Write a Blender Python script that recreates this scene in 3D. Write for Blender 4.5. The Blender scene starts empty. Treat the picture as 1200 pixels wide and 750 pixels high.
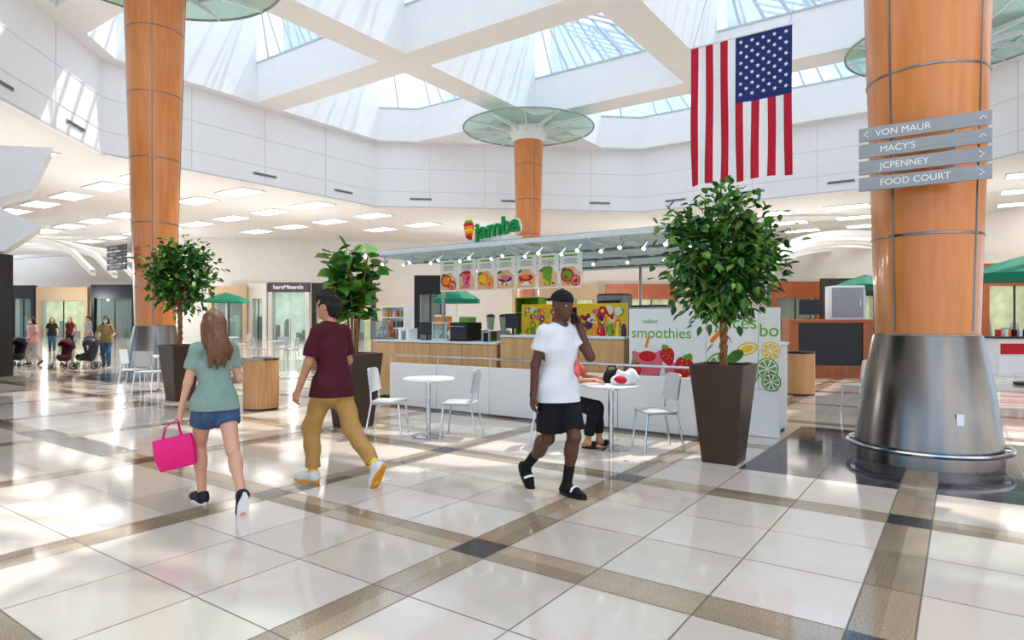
import bpy,bmesh,math,random
import numpy as np
from mathutils import Vector,Matrix,Euler
random.seed(7)
S=bpy.context.scene; COL=S.collection
R=math.radians; sin=math.sin; cos=math.cos; PI=math.pi
V=Vector
F=750.;H=1.52
A=R(35.1); sa,ca=sin(A),cos(A); RZ=-A
CX,CY=4.56,7.05
def G(px,py): Y=F*H/(py-375); return V(((px-600)/F*Y,Y,0))
def AT(px,Y,z=0): return V(((px-600)/F*Y,Y,z))
def W(u,v,z=0): return V((CX+sa*u-ca*v,CY+ca*u+sa*v,z))
def K(s,u,z=0): return W(u,-s,z)
def SX(px,u):
    r=(px-600)/F; return (r*(CY+ca*u)-(CX+sa*u))/(ca+r*sa)
# ---------------------------------------------------------------- materials
def lin(c): c=c/255.; return c/12.92 if c<=.04045 else ((c+.055)/1.055)**2.4
def C(r,g,b): return (lin(r),lin(g),lin(b))
MATS={}
def newmat(name):
    m=bpy.data.materials.new(name); m.use_nodes=True; nt=m.node_tree
    return m,nt,nt.nodes['Principled BSDF']
def mixnode(nt,fac,a,b):
    n=nt.nodes.new('ShaderNodeMix'); n.data_type='RGBA'
    for i,x in ((0,fac),(6,a),(7,b)):
        if isinstance(x,bpy.types.NodeSocket): nt.links.new(x,n.inputs[i])
        elif i==0: n.inputs[0].default_value=x
        else: n.inputs[i].default_value=(x[0],x[1],x[2],1)
    return n.outputs[2]
def mat(name,rgb,rough=.5,metal=0.,var=.06,scale=12.,bump=0.,emit=0.,stretch=(1,1,1),rgb2=None,coat=0.,sss=0.):
    if name in MATS: return MATS[name]
    m,nt,b=newmat(name); c=C(*rgb)
    tc=nt.nodes.new('ShaderNodeTexCoord'); mp=nt.nodes.new('ShaderNodeMapping'); mp.inputs['Scale'].default_value=stretch
    nz=nt.nodes.new('ShaderNodeTexNoise'); nz.inputs['Scale'].default_value=scale; nz.inputs['Detail'].default_value=3
    nt.links.new(tc.outputs['Object'],mp.inputs[0]); nt.links.new(mp.outputs[0],nz.inputs['Vector'])
    if rgb2: a,d=c,C(*rgb2)
    else: a=[x*(1-var) for x in c]; d=[min(1,x*(1+var)) for x in c]
    rp=nt.nodes.new('ShaderNodeMapRange'); rp.inputs[1].default_value=.3; rp.inputs[2].default_value=.7
    nt.links.new(nz.outputs[0],rp.inputs[0])
    o=mixnode(nt,rp.outputs[0],a,d); nt.links.new(o,b.inputs['Base Color'])
    b.inputs['Roughness'].default_value=rough; b.inputs['Metallic'].default_value=metal
    if coat: b.inputs['Coat Weight'].default_value=coat; b.inputs['Coat Roughness'].default_value=.08
    if emit: nt.links.new(o,b.inputs['Emission Color']); b.inputs['Emission Strength'].default_value=emit
    if bump:
        bp=nt.nodes.new('ShaderNodeBump'); bp.inputs['Strength'].default_value=bump; bp.inputs['Distance'].default_value=.02
        nt.links.new(nz.outputs[0],bp.inputs['Height']); nt.links.new(bp.outputs[0],b.inputs['Normal'])
    MATS[name]=m; return m
def glassmat(name,rgb,transp=.8,rough=.05,transl=0.):
    if name in MATS: return MATS[name]
    m,nt,b=newmat(name); out=nt.nodes['Material Output']
    t=nt.nodes.new('ShaderNodeBsdfTransparent'); nz=nt.nodes.new('ShaderNodeTexNoise'); nz.inputs['Scale'].default_value=2
    c=C(*rgb); o=mixnode(nt,nz.outputs[0],c,[min(1,x*1.06) for x in c]); nt.links.new(o,b.inputs['Base Color'])
    t.inputs[0].default_value=(.4+.6*c[0],.4+.6*c[1],.4+.6*c[2],1)
    b.inputs['Roughness'].default_value=rough
    sh=b.outputs[0]
    if transl:
        tl=nt.nodes.new('ShaderNodeBsdfTranslucent'); nt.links.new(o,tl.inputs[0]); m2=nt.nodes.new('ShaderNodeMixShader'); m2.inputs[0].default_value=transl
        nt.links.new(sh,m2.inputs[1]); nt.links.new(tl.outputs[0],m2.inputs[2]); sh=m2.outputs[0]
    mx=nt.nodes.new('ShaderNodeMixShader'); mx.inputs[0].default_value=transp
    nt.links.new(sh,mx.inputs[1]); nt.links.new(t.outputs[0],mx.inputs[2]); nt.links.new(mx.outputs[0],out.inputs[0])
    MATS[name]=m; return m
WALL=mat('white_plaster',(240,241,242),.75,var=.012,scale=2)
WALLC=mat('cream_plaster',(222,219,214),.75,var=.02,scale=2)
CEIL=mat('ceiling_paint',(230,230,229),.8,var=.012,scale=2)
SEAM=mat('seam_grey',(178,181,185),.7)
SEAM2=mat('seam_pale',(212,214,216),.7)
VENT=mat('vent_dark',(95,98,102),.6)
STEEL=mat('brushed_steel',(142,137,132),.24,1.,var=.16,scale=2,stretch=(2,2,.5))
CHROME=mat('chrome',(205,205,208),.18,1.,var=.05)
ALU=mat('white_metal',(226,230,232),.4,.1,var=.03)
TRUSS=mat('truss_white',(214,218,220),.35,.2,var=.05)
WOODC=mat('cherry_veneer',(204,126,64),.32,rgb2=(216,142,80),scale=3,stretch=(4,4,.35),coat=.4)
MAPLE=mat('maple_veneer',(205,160,110),.4,rgb2=(222,182,134),scale=3,stretch=(5,5,.5))
OAK=mat('oak_slats',(190,140,92),.45,rgb2=(214,168,120),scale=6,stretch=(8,8,.3))
REDWOOD=mat('red_wood',(150,84,50),.45,rgb2=(172,102,64),scale=4,stretch=(6,6,.5))
BLACK=mat('black_plastic',(24,24,26),.35,var=.15)
DARK=mat('dark_grey',(52,52,56),.45,var=.1)
WHITE=mat('white_gloss',(240,240,238),.25,var=.012)
GREY=mat('grey_plastic',(150,152,155),.45)
GREEN=mat('sign_green',(0,140,62),.4,var=.04)
LGREEN=mat('poster_green',(122,180,40),.5,var=.04)
RED=mat('fruit_red',(205,32,40),.45,var=.15,scale=25)
PINK=mat('smoothie_pink',(232,120,140),.5,var=.08)
ORANGE=mat('fruit_orange',(245,140,30),.5,var=.1,scale=20)
YELLOW=mat('fruit_yellow',(250,205,50),.5,var=.08,scale=20)
PURPLE=mat('berry_purple',(90,50,110),.5,var=.15,scale=25)
KIWI=mat('kiwi_green',(120,170,50),.5,var=.15,scale=30)
TEAL=mat('umbrella_green',(0,120,90),.7,var=.08)
PAPER=mat('poster_white',(244,244,240),.45,var=.01)
PAPER2=mat('poster_offwhite',(238,240,230),.45,var=.01)
LIGHTP=mat('light_panel',(255,252,246),.5,emit=3.5,var=.01)
GLAZE=glassmat('skylight_glass',(240,244,248),.62,.12,.75)
GLAZE2=glassmat('skylight_gable_glass',(226,239,249),.80,.1,.7)
CLEAR=glassmat('clear_glass',(200,220,215),.75)
GGLASS=glassmat('green_glass',(206,228,218),.66,.12)
ROOFG=glassmat('canopy_glass',(205,225,218),.82,.1)
POTM=mat('bronze_planter',(86,70,60),.35,.25,var=.08,scale=5)
SOIL=mat('soil',(50,36,26),.95,var=.4,scale=60,bump=.6)
LEAF1=mat('leaf_dark',(38,82,38),.4,var=.3,scale=9)
LEAF2=mat('leaf_mid',(72,124,50),.4,var=.25,scale=9)
LEAF3=mat('leaf_light',(122,160,78),.42,var=.2,scale=9)
LEAFB=mat('leaf_bright',(80,142,56),.35,var=.25,scale=6)
BARK=mat('bark',(150,108,72),.85,var=.3,scale=30,bump=.5)
# floor ------------------------------------------------------------------
def floormat():
    m,nt,b=newmat('polished_tile'); L=nt.links
    tc=nt.nodes.new('ShaderNodeTexCoord'); sp=nt.nodes.new('ShaderNodeSeparateXYZ'); L.new(tc.outputs['Object'],sp.inputs[0])
    def m_(op,a,c=None,d=None):
        n=nt.nodes.new('ShaderNodeMath'); n.operation=op
        for i,x in enumerate((a,c,d)):
            if x is None: continue
            if isinstance(x,bpy.types.NodeSocket): L.new(x,n.inputs[i])
            else: n.inputs[i].default_value=x
        return n.outputs[0]
    p=2.31;hb=.142;tw=(p-2*hb)/3
    def axis(co,off):
        a=m_('DIVIDE',m_('SUBTRACT',co,off),p); fl=m_('FLOOR',a); fr=m_('SUBTRACT',a,fl)
        dist=m_('MULTIPLY',m_('MINIMUM',fr,m_('SUBTRACT',1.,fr)),p)
        band=m_('LESS_THAN',dist,hb)
        t=m_('DIVIDE',m_('SUBTRACT',m_('MULTIPLY',fr,p),hb),tw)
        near=m_('ABSOLUTE',m_('SUBTRACT',t,m_('ROUND',t)))
        dt=m_('MULTIPLY',near,tw)
        db=m_('ABSOLUTE',m_('SUBTRACT',dist,hb))
        d=m_('MINIMUM',m_('ADD',dt,m_('MULTIPLY',band,5.)),db)
        idx=m_('ADD',m_('MULTIPLY',fl,5.),m_('MAXIMUM',m_('MINIMUM',m_('FLOOR',m_('ADD',t,1.)),4.),0.))
        return band,d,idx
    bx,dx,ix=axis(sp.outputs[0],0.0); by,dy,iy=axis(sp.outputs[1],-.40)
    grout=m_('LESS_THAN',m_('MINIMUM',dx,dy),.0055)
    anyb=m_('MAXIMUM',bx,by); both=m_('MULTIPLY',bx,by)
    cb=nt.nodes.new('ShaderNodeCombineXYZ'); L.new(ix,cb.inputs[0]); L.new(iy,cb.inputs[1])
    wn=nt.nodes.new('ShaderNodeTexWhiteNoise'); wn.noise_dimensions='2D'; L.new(cb.outputs[0],wn.inputs['Vector'])
    nz=nt.nodes.new('ShaderNodeTexNoise'); nz.inputs['Scale'].default_value=95; nz.inputs['Detail'].default_value=4; L.new(tc.outputs['Object'],nz.inputs['Vector'])
    rs=nt.nodes.new('ShaderNodeMapRange'); rs.inputs[1].default_value=.35; rs.inputs[2].default_value=.65; L.new(nz.outputs[0],rs.inputs[0])
    nb=nt.nodes.new('ShaderNodeTexNoise'); nb.inputs['Scale'].default_value=3; nb.inputs['Detail'].default_value=5; L.new(tc.outputs['Object'],nb.inputs['Vector'])
    cream=mixnode(nt,m_('MULTIPLY_ADD',wn.outputs[0],.6,m_('MULTIPLY',nb.outputs[0],.4)),C(208,191,175),C(234,220,206))
    tan=mixnode(nt,m_('MULTIPLY_ADD',rs.outputs[0],.45,m_('MULTIPLY',wn.outputs[0],.65)),C(122,104,84),C(202,180,154))
    dark=mixnode(nt,rs.outputs[0],C(44,44,48),C(96,93,95))
    col=mixnode(nt,anyb,cream,tan); col=mixnode(nt,both,col,dark)
    patch=None
    for (uc,vc) in ((-.1,0),(.3,17.9),(19,17.9),(19,0)):
        q=m_('MULTIPLY',m_('LESS_THAN',m_('ABSOLUTE',m_('ADD',sp.outputs[0],vc)),1.55),m_('LESS_THAN',m_('ABSOLUTE',m_('SUBTRACT',sp.outputs[1],uc)),1.6))
        patch=q if patch is None else m_('MAXIMUM',patch,q)
    q=m_('MULTIPLY',m_('LESS_THAN',m_('ABSOLUTE',m_('ADD',sp.outputs[0],8.8)),1.3),m_('LESS_THAN',m_('ABSOLUTE',m_('ADD',sp.outputs[1],5.0)),.2))
    patch=m_('MAXIMUM',patch,q)
    patch=m_('MULTIPLY',patch,m_('SUBTRACT',1.,bx))
    col=mixnode(nt,patch,col,dark); col=mixnode(nt,m_('MULTIPLY',grout,.8),col,C(110,96,84))
    L.new(col,b.inputs['Base Color'])
    L.new(m_('MULTIPLY_ADD',grout,.3,m_('MULTIPLY_ADD',nb.outputs[0],.06,.05)),b.inputs['Roughness'])
    b.inputs['Specular IOR Level'].default_value=.5
    return m
FLOOR=floormat()
# ---------------------------------------------------------------- mesh tools
def link_mesh(name,vs,fs,mats,parent=None,mi=None,sharp=40,loc=None,rz=None,smooth=True):
    me=bpy.data.meshes.new(name); me.from_pydata(vs,[],fs)
    if not isinstance(mats,(list,tuple)): mats=[mats]
    for x in mats: me.materials.append(x)
    if mi is not None: me.polygons.foreach_set('material_index',mi)
    if smooth:
        me.polygons.foreach_set('use_smooth',[True]*len(me.polygons))
        if sharp<180: me.set_sharp_from_angle(angle=R(sharp))
    me.update()
    o=bpy.data.objects.new(name,me); COL.objects.link(o)
    if parent is not None: o.parent=parent
    if loc is not None: o.location=loc
    if rz is not None: o.rotation_euler=(0,0,rz)
    return o
class MB:
    def __init__(s): s.v=[];s.f=[];s.mi=[];s.mats=[];s.cur=0
    def use(s,m):
        if m not in s.mats: s.mats.append(m)
        s.cur=s.mats.index(m); return s
    def add(s,vs,fs):
        n=len(s.v); s.v+= [tuple(x) for x in vs]; s.f+=[tuple(i+n for i in f) for f in fs]; s.mi+=[s.cur]*len(fs); return s
    def box(s,c,d,rz=0,M=None):
        x,y,z=[q/2 for q in d]
        vs=[V((i*x,j*y,k*z)) for k in(-1,1) for j in(-1,1) for i in(-1,1)]
        if M is None: M=Matrix.Rotation(rz,3,'Z')
        vs=[M@q+V(c) for q in vs]
        return s.add(vs,[(0,2,3,1),(4,5,7,6),(0,1,5,4),(2,6,7,3),(0,4,6,2),(1,3,7,5)])
    def cyl(s,p0,p1,r0,r1=None,n=14,cap=True):
        r1=r0 if r1 is None else r1; p0=V(p0);p1=V(p1); d=(p1-p0).normalized()
        a=d.orthogonal().normalized(); b=d.cross(a)
        vs=[];fs=[]
        for p,r in((p0,r0),(p1,r1)):
            for i in range(n): t=2*PI*i/n; vs.append(p+a*(r*cos(t))+b*(r*sin(t)))
        for i in range(n): j=(i+1)%n; fs.append((i,j,n+j,n+i))
        if cap: fs.append(tuple(range(n-1,-1,-1))); fs.append(tuple(range(n,2*n)))
        return s.add(vs,fs)
    def tube(s,path,r,n=8,closed=False):
        pts=[V(p) for p in path]; N=len(pts); vs=[];fs=[]; a=None
        for i,p in enumerate(pts):
            if closed: t=(pts[(i+1)%N]-pts[i-1]).normalized()
            else: t=(pts[min(i+1,N-1)]-pts[max(i-1,0)]).normalized()
            if a is None: a=t.orthogonal().normalized()
            else: a=(a-t*a.dot(t)).normalized()
            b=t.cross(a); rr=r[i] if isinstance(r,(list,tuple)) else r
            for k in range(n): q=2*PI*k/n; vs.append(p+a*(rr*cos(q))+b*(rr*sin(q)))
        for i in range(N if closed else N-1):
            for k in range(n):
                j=(i+1)%N; l=(k+1)%n
                fs.append((i*n+k,i*n+l,j*n+l,j*n+k))
        if not closed: fs.append(tuple(range(n-1,-1,-1))); fs.append(tuple((N-1)*n+k for k in range(n)))
        return s.add(vs,fs)
    def lathe(s,prof,n=32,c=(0,0,0)):
        vs=[];fs=[];N=len(prof)
        for r,z in prof:
            for i in range(n): t=2*PI*i/n; vs.append((c[0]+r*cos(t),c[1]+r*sin(t),c[2]+z))
        for k in range(N-1):
            for i in range(n): j=(i+1)%n; fs.append((k*n+i,k*n+j,(k+1)*n+j,(k+1)*n+i))
        if prof[0][0]>1e-4: fs.append(tuple(range(n-1,-1,-1)))
        if prof[-1][0]>1e-4: fs.append(tuple((N-1)*n+i for i in range(n)))
        return s.add(vs,fs)
    def ring(s,c,rad,r,n=48,m=8):
        return s.tube([(c[0]+rad*cos(2*PI*i/n),c[1]+rad*sin(2*PI*i/n),c[2]) for i in range(n)],r,m,True)
    def prism(s,poly,z0,z1,M=None):
        n=len(poly); vs=[V((x,y,z0)) for x,y in poly]+[V((x,y,z1)) for x,y in poly]
        if M is not None: vs=[M@q for q in vs]
        return s.add(vs,[tuple(range(n-1,-1,-1)),tuple(range(n,2*n))]+[(i,(i+1)%n,n+(i+1)%n,n+i) for i in range(n)])
    def sph(s,c,r,n=12,m=8,sc=(1,1,1)):
        vs=[(c[0],c[1],c[2]-r*sc[2])];fs=[]
        for k in range(1,m):
            p=-PI/2+PI*k/m
            for i in range(n): t=2*PI*i/n; vs.append((c[0]+r*sc[0]*cos(p)*cos(t),c[1]+r*sc[1]*cos(p)*sin(t),c[2]+r*sc[2]*sin(p)))
        vs.append((c[0],c[1],c[2]+r*sc[2])); T=len(vs)-1
        for i in range(n): fs.append((0,1+(i+1)%n,1+i)); fs.append((T,1+(m-2)*n+i,1+(m-2)*n+(i+1)%n))
        for k in range(m-2):
            for i in range(n): j=(i+1)%n; fs.append((1+k*n+i,1+k*n+j,1+(k+1)*n+j,1+(k+1)*n+i))
        return s.add(vs,fs)
    def disc(s,cx,cz,r,y,n=20,sx=1.,sz=1.,rot=0.):
        vs=[]
        for i in range(n):
            t=2*PI*i/n; a,b=r*sx*cos(t),r*sz*sin(t)
            vs.append((cx+a*cos(rot)-b*sin(rot),y,cz+a*sin(rot)+b*cos(rot)))
        return s.add(vs,[tuple(range(n))])
    def poly(s,pts,y): return s.add([(x,y,z) for x,z in pts],[tuple(range(len(pts)))])
    def build(s,name,m=None,parent=None,loc=None,rz=None,bevel=0,sharp=40):
        mats=s.mats if s.mats else [m]
        o=link_mesh(name,s.v,s.f,mats,parent,s.mi,sharp,loc,rz)
        if bevel:
            b=o.modifiers.new('b','BEVEL'); b.width=bevel; b.segments=2; b.limit_method='ANGLE'
        return o
def rrect(w,d,r,n=4):
    out=[]
    for cx,cy,a0 in((w/2-r,d/2-r,0),(-w/2+r,d/2-r,90),(-w/2+r,-d/2+r,180),(w/2-r,-d/2+r,270)):
        for i in range(n+1): a=R(a0+90*i/n); out.append((cx+r*cos(a),cy+r*sin(a)))
    return out
def tag(o,label,cat=None,group=None,kind=None):
    if label: o['label']=label
    if cat: o['category']=cat
    if group: o['group']=group
    if kind: o['kind']=kind
    return o
def thing(name,label,cat,loc=(0,0,0),rz=0,group=None):
    o=bpy.data.objects.new(name,None); COL.objects.link(o); o.location=loc; o.rotation_euler=(0,0,rz); o.empty_display_size=.2
    return tag(o,label,cat,group)
def struct(o): o['kind']='structure'; return o
def dup(o,loc=None,rz=None,label=None,parent=None,group=None):
    c=o.copy(); COL.objects.link(c)
    if parent is not None: c.parent=parent
    if loc is not None: c.location=loc
    if rz is not None: c.rotation_euler=(0,0,rz)
    if label: c['label']=label
    if group: c['group']=group
    for ch in list(o.children): dup(ch,parent=c)
    return c
def text(body,size,loc,m,parent,name='lettering',rot=(PI/2,0,0),ext=.003,align='CENTER',bold=0.,shear=0.):
    cu=bpy.data.curves.new('t','FONT'); cu.body=body; cu.size=size; cu.align_x=align; cu.align_y='CENTER'; cu.extrude=ext; cu.offset=bold; cu.shear=shear; cu.resolution_u=4
    t=bpy.data.objects.new('t',cu); COL.objects.link(t); bpy.context.view_layer.update()
    me=bpy.data.meshes.new_from_object(t.evaluated_get(bpy.context.evaluated_depsgraph_get()))
    bpy.data.objects.remove(t); bpy.data.curves.remove(cu)
    me.materials.clear(); me.materials.append(m)
    o=bpy.data.objects.new(name,me); COL.objects.link(o); o.parent=parent; o.location=loc; o.rotation_euler=rot
    return o
# ---------------------------------------------------------------- SDF bodies
def nrm(a): a=np.asarray(a,float); return a/np.linalg.norm(a)
def cone(p0,p1,r0,r1=None,q=1.,k=.02,f0=False,f1=False): return ('c',np.array(p0,float),np.array(p1,float),r0,r0 if r1 is None else r1,q,k,f0,f1)
def ell(c,r,k=.02,rot=None): return ('e',np.array(c,float),np.array(r,float),np.eye(3) if rot is None else np.array(rot,float),k)
def pbounds(p,pad):
    if p[0]=='c':
        r=max(p[3],p[4])+pad; return np.minimum(p[1],p[2])-r,np.maximum(p[1],p[2])+r
    r=p[2].max()+pad; return p[1]-r,p[1]+r
def pdist(p,X,Y,Z):
    if p[0]=='c':
        a,b=p[1],p[2]; q=p[5]; d=b-a; L=(d*d).sum()
        x=X-a[0];y=Y-a[1];z=Z-a[2]
        t0=(x*d[0]+y*d[1]+z*d[2])/L; t=np.clip(t0,0,1)
        ex=x-t*d[0];ey=(y-t*d[1])/q;ez=z-t*d[2]
        D=(np.sqrt(ex*ex+ey*ey+ez*ez)-(p[3]+(p[4]-p[3])*t))*(q if q<1 else 1)
        l=math.sqrt(L)
        if p[7]: D=np.maximum(D,-t0*l)
        if p[8]: D=np.maximum(D,(t0-1)*l)
        return D
    c,r,M=p[1],p[2],p[3]
    x=X-c[0];y=Y-c[1];z=Z-c[2]
    a=(M[0,0]*x+M[1,0]*y+M[2,0]*z);b=(M[0,1]*x+M[1,1]*y+M[2,1]*z);e=(M[0,2]*x+M[1,2]*y+M[2,2]*z)
    k0=np.sqrt((a/r[0])**2+(b/r[1])**2+(e/r[2])**2); k1=np.sqrt((a/r[0]**2)**2+(b/r[1]**2)**2+(e/r[2]**2)**2)
    return k0*(k0-1)/np.maximum(k1,1e-6)
def sdfmesh(prims,h,subs=(),planes=(),wob=0.,wf=(40,35,25)):
    lo=np.min([pbounds(p,3*h)[0] for p in prims],0); hi=np.max([pbounds(p,3*h)[1] for p in prims],0)
    n=np.ceil((hi-lo)/h).astype(int)+1
    ax=[(lo[i]+h*np.arange(n[i])).astype(np.float32) for i in range(3)]
    D=np.full(n,.5,np.float32)
    def blk(p,pad):
        l,u=pbounds(p,pad); i0=np.maximum(np.floor((l-lo)/h).astype(int),0); i1=np.minimum(np.ceil((u-lo)/h).astype(int)+1,n)
        sl=tuple(slice(a,b) for a,b in zip(i0,i1))
        return sl,ax[0][sl[0]][:,None,None],ax[1][sl[1]][None,:,None],ax[2][sl[2]][None,None,:]
    for p in prims:
        k=p[6] if p[0]=='c' else p[4]
        sl,X,Y,Z=blk(p,k+3*h); d=pdist(p,X,Y,Z); c=D[sl]
        t=np.clip(.5+.5*(d-c)/k,0,1); D[sl]=d*(1-t)+c*t-k*t*(1-t)
    X,Y,Z=ax[0][:,None,None],ax[1][None,:,None],ax[2][None,None,:]
    if wob: D=D+wob*(np.sin(wf[0]*X+9*Z)*np.sin(wf[1]*Y+1.3+7*X)+np.sin(wf[2]*Z+14*X+6*Y)).astype(np.float32)*.5
    for p in subs:
        sl,X1,Y1,Z1=blk(p,3*h); D[sl]=np.maximum(D[sl],-pdist(p,X1,Y1,Z1))
    for nn,c in planes: D=np.maximum(D,(nn[0]*X+nn[1]*Y+nn[2]*Z-c))
    s=D<0; cs=n-1; ids=[];pos=[];quads=[]
    for a in range(3):
        s0=[slice(None)]*3;s1=[slice(None)]*3; s0[a]=slice(0,-1);s1[a]=slice(1,None)
        e=np.argwhere(s[tuple(s0)]!=s[tuple(s1)])
        b=(a+1)%3;c=(a+2)%3
        e=e[(e[:,b]>0)&(e[:,c]>0)&(e[:,b]<n[b]-1)&(e[:,c]<n[c]-1)]
        e1=e.copy(); e1[:,a]+=1
        d0=D[e[:,0],e[:,1],e[:,2]];d1=D[e1[:,0],e1[:,1],e1[:,2]]
        pp=e.astype(float); pp[:,a]+=d0/(d0-d1)
        q=[]
        for ob,oc in((0,0),(1,0),(1,1),(0,1)):
            cc=e.copy(); cc[:,b]-=ob; cc[:,c]-=oc
            i=(cc[:,0]*cs[1]+cc[:,1])*cs[2]+cc[:,2]; ids.append(i); pos.append(pp); q.append(i)
        q=np.stack(q,1); fl=d0>0; q[fl]=q[fl][:,::-1]; quads.append(q)
    ids=np.concatenate(ids);pos=np.concatenate(pos);quads=np.concatenate(quads)
    u,inv=np.unique(ids,return_inverse=True); cnt=np.bincount(inv)
    vs=np.stack([np.bincount(inv,pos[:,i])/cnt for i in range(3)],1)*h+lo
    return vs,np.searchsorted(u,quads)
def sdfobj(name,m,parent,prims,h,k=1.,**kw):
    v,f=sdfmesh(prims,h,**kw)
    return link_mesh(name,(v*k).tolist(),f.tolist(),m,parent,sharp=180)
def ik(a,c,l1,l2,pole):
    d=c-a; L=np.linalg.norm(d); dn=d/L; mx=l1+l2-.002
    if L>mx: c=a+dn*mx; L=mx
    a1=(l1*l1-l2*l2+L*L)/(2*L); hh=math.sqrt(max(l1*l1-a1*a1,0)); pole=np.array(pole,float); pp=pole-dn*pole.dot(dn); pp/=np.linalg.norm(pp)
    return a+dn*a1+pp*hh,c
HB=mat('hair_brown',(118,82,54),.5,var=.35,scale=30,stretch=(5,5,.4),bump=.3)
HD=mat('hair_dark',(38,29,24),.6,var=.35,scale=40,stretch=(4,4,.5),bump=.4)
EYE=mat('eye_white',(235,232,228),.3); IRIS=mat('iris_brown',(45,28,18),.2); LIP=mat('lip',(165,90,82),.5)
LIPD=mat('lip_dark',(95,52,46),.5)
SKINL=mat('skin_light',(222,170,144),.5,var=.05); SKINM=mat('skin_tan',(200,146,114),.5,var=.05); SKIND=mat('skin_dark',(104,68,50),.45,var=.08)
def person(label,loc,rz,Ht,pose,wear,skin,hair=HD,h=.0075,female=False,face=True,group=None):
    root=thing('person',label,'person',loc,rz,group); k=Ht/1.75; g=pose.get
    N=lambda *a: np.array(a,float)
    pel=N(*g('pel',(0,0,.93))); lean=g('lean',.02); nb=pel+N(0,lean,.52)
    bw=.9 if female else 1.; sw=(.152 if female else .178)*g('sw',1)
    tw=R(g('tw',0)); rx=N(cos(tw),sin(tw),0)
    shR=nb+N(0,0,-.055)+rx*sw; shL=nb+N(0,0,-.055)-rx*sw
    feet={};legs={}
    for sd,sg in(('l',-1),('r',1)):
        x,y,z,yaw,pit=g(sd+'f'); yaw=R(yaw);p=R(pit)
        f=N(-sin(yaw)*cos(p),cos(yaw)*cos(p),-sin(p)); n=N(-sin(yaw)*sin(p),cos(yaw)*sin(p),cos(p)); B=N(x,y,z)
        ank=B-f*.13+n*.085; hip=pel+N(sg*.088*(1.02 if female else 1),0,-.02)
        kn,ank2=ik(hip,ank,.43,.42,g('kp',(0,1,.05)))
        B=B+(ank2-ank); feet[sd]=(B,f,n,ank2); legs[sd]=(hip,kn,ank2)
    arms={}
    for sd,sg,sh in(('l',-1,shL),('r',1,shR)):
        if g(sd+'e') is not None: el,wr=N(*g(sd+'e')),N(*g(sd+'w'))
        else: el,wr=ik(sh,N(*g(sd+'w')),.29,.25,g(sd+'p',(sg*.4,-1,-.2)))
        arms[sd]=(sh,el,wr)
    P=[cone(pel+N(0,0,-.06),pel+N(0,0,.15),.150*(1.02 if female else 1),.126*bw,.72,.04),
       cone(pel+N(0,lean*.3,.14),nb+N(0,0,-.2),.126*bw,.155*bw,.66,.04),cone(nb+N(0,0,-.2),nb+N(0,0,-.07),.155*bw,.1*bw,.62,.04),
       cone(shL,shR,.058*bw,.058*bw,1,.04),cone(nb+N(0,-.01,-.05),nb+N(0,.015,.09),.056*bw,.052*bw,1,.03)]
    for sg in(-1,1): P.append(ell(pel+N(sg*.075,-.055,-.07),(.082,.076,.088),.04))
    # head
    hp=nb+N(0,.01,.06); Rm=np.array(Euler((R(g('hpitch',0)),0,R(g('hyaw',0)))).to_matrix())
    HP=lambda x,y,z: hp+Rm@N(x,y,z)
    P+=[ell(HP(0,.005,.125),(.076,.096,.105),.03,Rm),ell(HP(0,.045,.06),(.055,.055,.06),.035,Rm),
        cone(HP(0,.094,.115),HP(0,.116,.085),.009,.013,1,.012),ell(HP(0,.092,.052),(.026,.014,.012),.01,Rm),
        ell(HP(0,.082,.02),(.024,.02,.018),.02,Rm)]
    for sg in(-1,1): P+= [ell(HP(sg*.078,.0,.105),(.011,.022,.032),.008,Rm),ell(HP(sg*.034,.083,.138),(.026,.012,.009),.012,Rm)]
    for sd in'lr':
        hip,kn,an=legs[sd]; B,f,n,_=feet[sd]
        P+=[cone(hip,kn,.086,.058,1,.045),cone(kn,an,.054,.036,1,.02),ell(kn+(an-kn)*.28-N(0,.02,0),(.052,.054,.1),.04),
            cone(an+n*-.02,B-f*.165+n*.035,.036,.034,1,.02),cone(an+n*-.02,B+n*.028,.036,.03,1,.03),cone(B+n*.028,B+f*.06+n*.02,.032,.022,1,.02)]
    Hw={}
    for sd,sg in(('l',-1),('r',1)):
        sh,el,wr=arms[sd]
        P+=[cone(sh,el,.05*bw,.039*bw,1,.03),cone(el,wr,.041*bw,.027*bw,1,.02)]
        d=nrm(g(sd+'d',wr-el)); nn=np.array(g(sd+'n',(-sg,0.3,0)),float); nn=nrm(nn-d*nn.dot(d)); side=np.cross(d,nn); c=R(g(sd+'c',25)); ts=g(sd+'t',1 if np.dot(side,(0,1,.3))>0 else -1)
        P+=[cone(wr,wr+d*.085+side*.02,.024,.017,1,.015),cone(wr,wr+d*.085-side*.02,.024,.017,1,.015)]
        for off,L in((-.03,.07),(-.01,.082),(.01,.086),(.03,.074)):
            b=wr+d*.085+side*off; p1=b+(d*cos(c)+nn*sin(c))*L*.55; p2=p1+(d*cos(2.3*c)+nn*sin(2.3*c))*L*.5
            P+=[cone(b,p1,.0105,.0095,1,.005),cone(p1,p2,.0095,.008,1,.005)]
        b=wr+d*.03+side*.022*ts; m_=b+(side*ts*.65+d*.7+nn*.25)*.045; t_=m_+(d*.9+nn*.35+side*ts*.1)*.036
        P+=[cone(b,m_,.015,.012,1,.01),cone(m_,t_,.011,.009,1,.006)]
        Hw[sd]=(wr+d*.09+nn*.012)
    sdfobj('body',skin,root,P,h,k)
    def loc3(q): return tuple(q*k)
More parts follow.
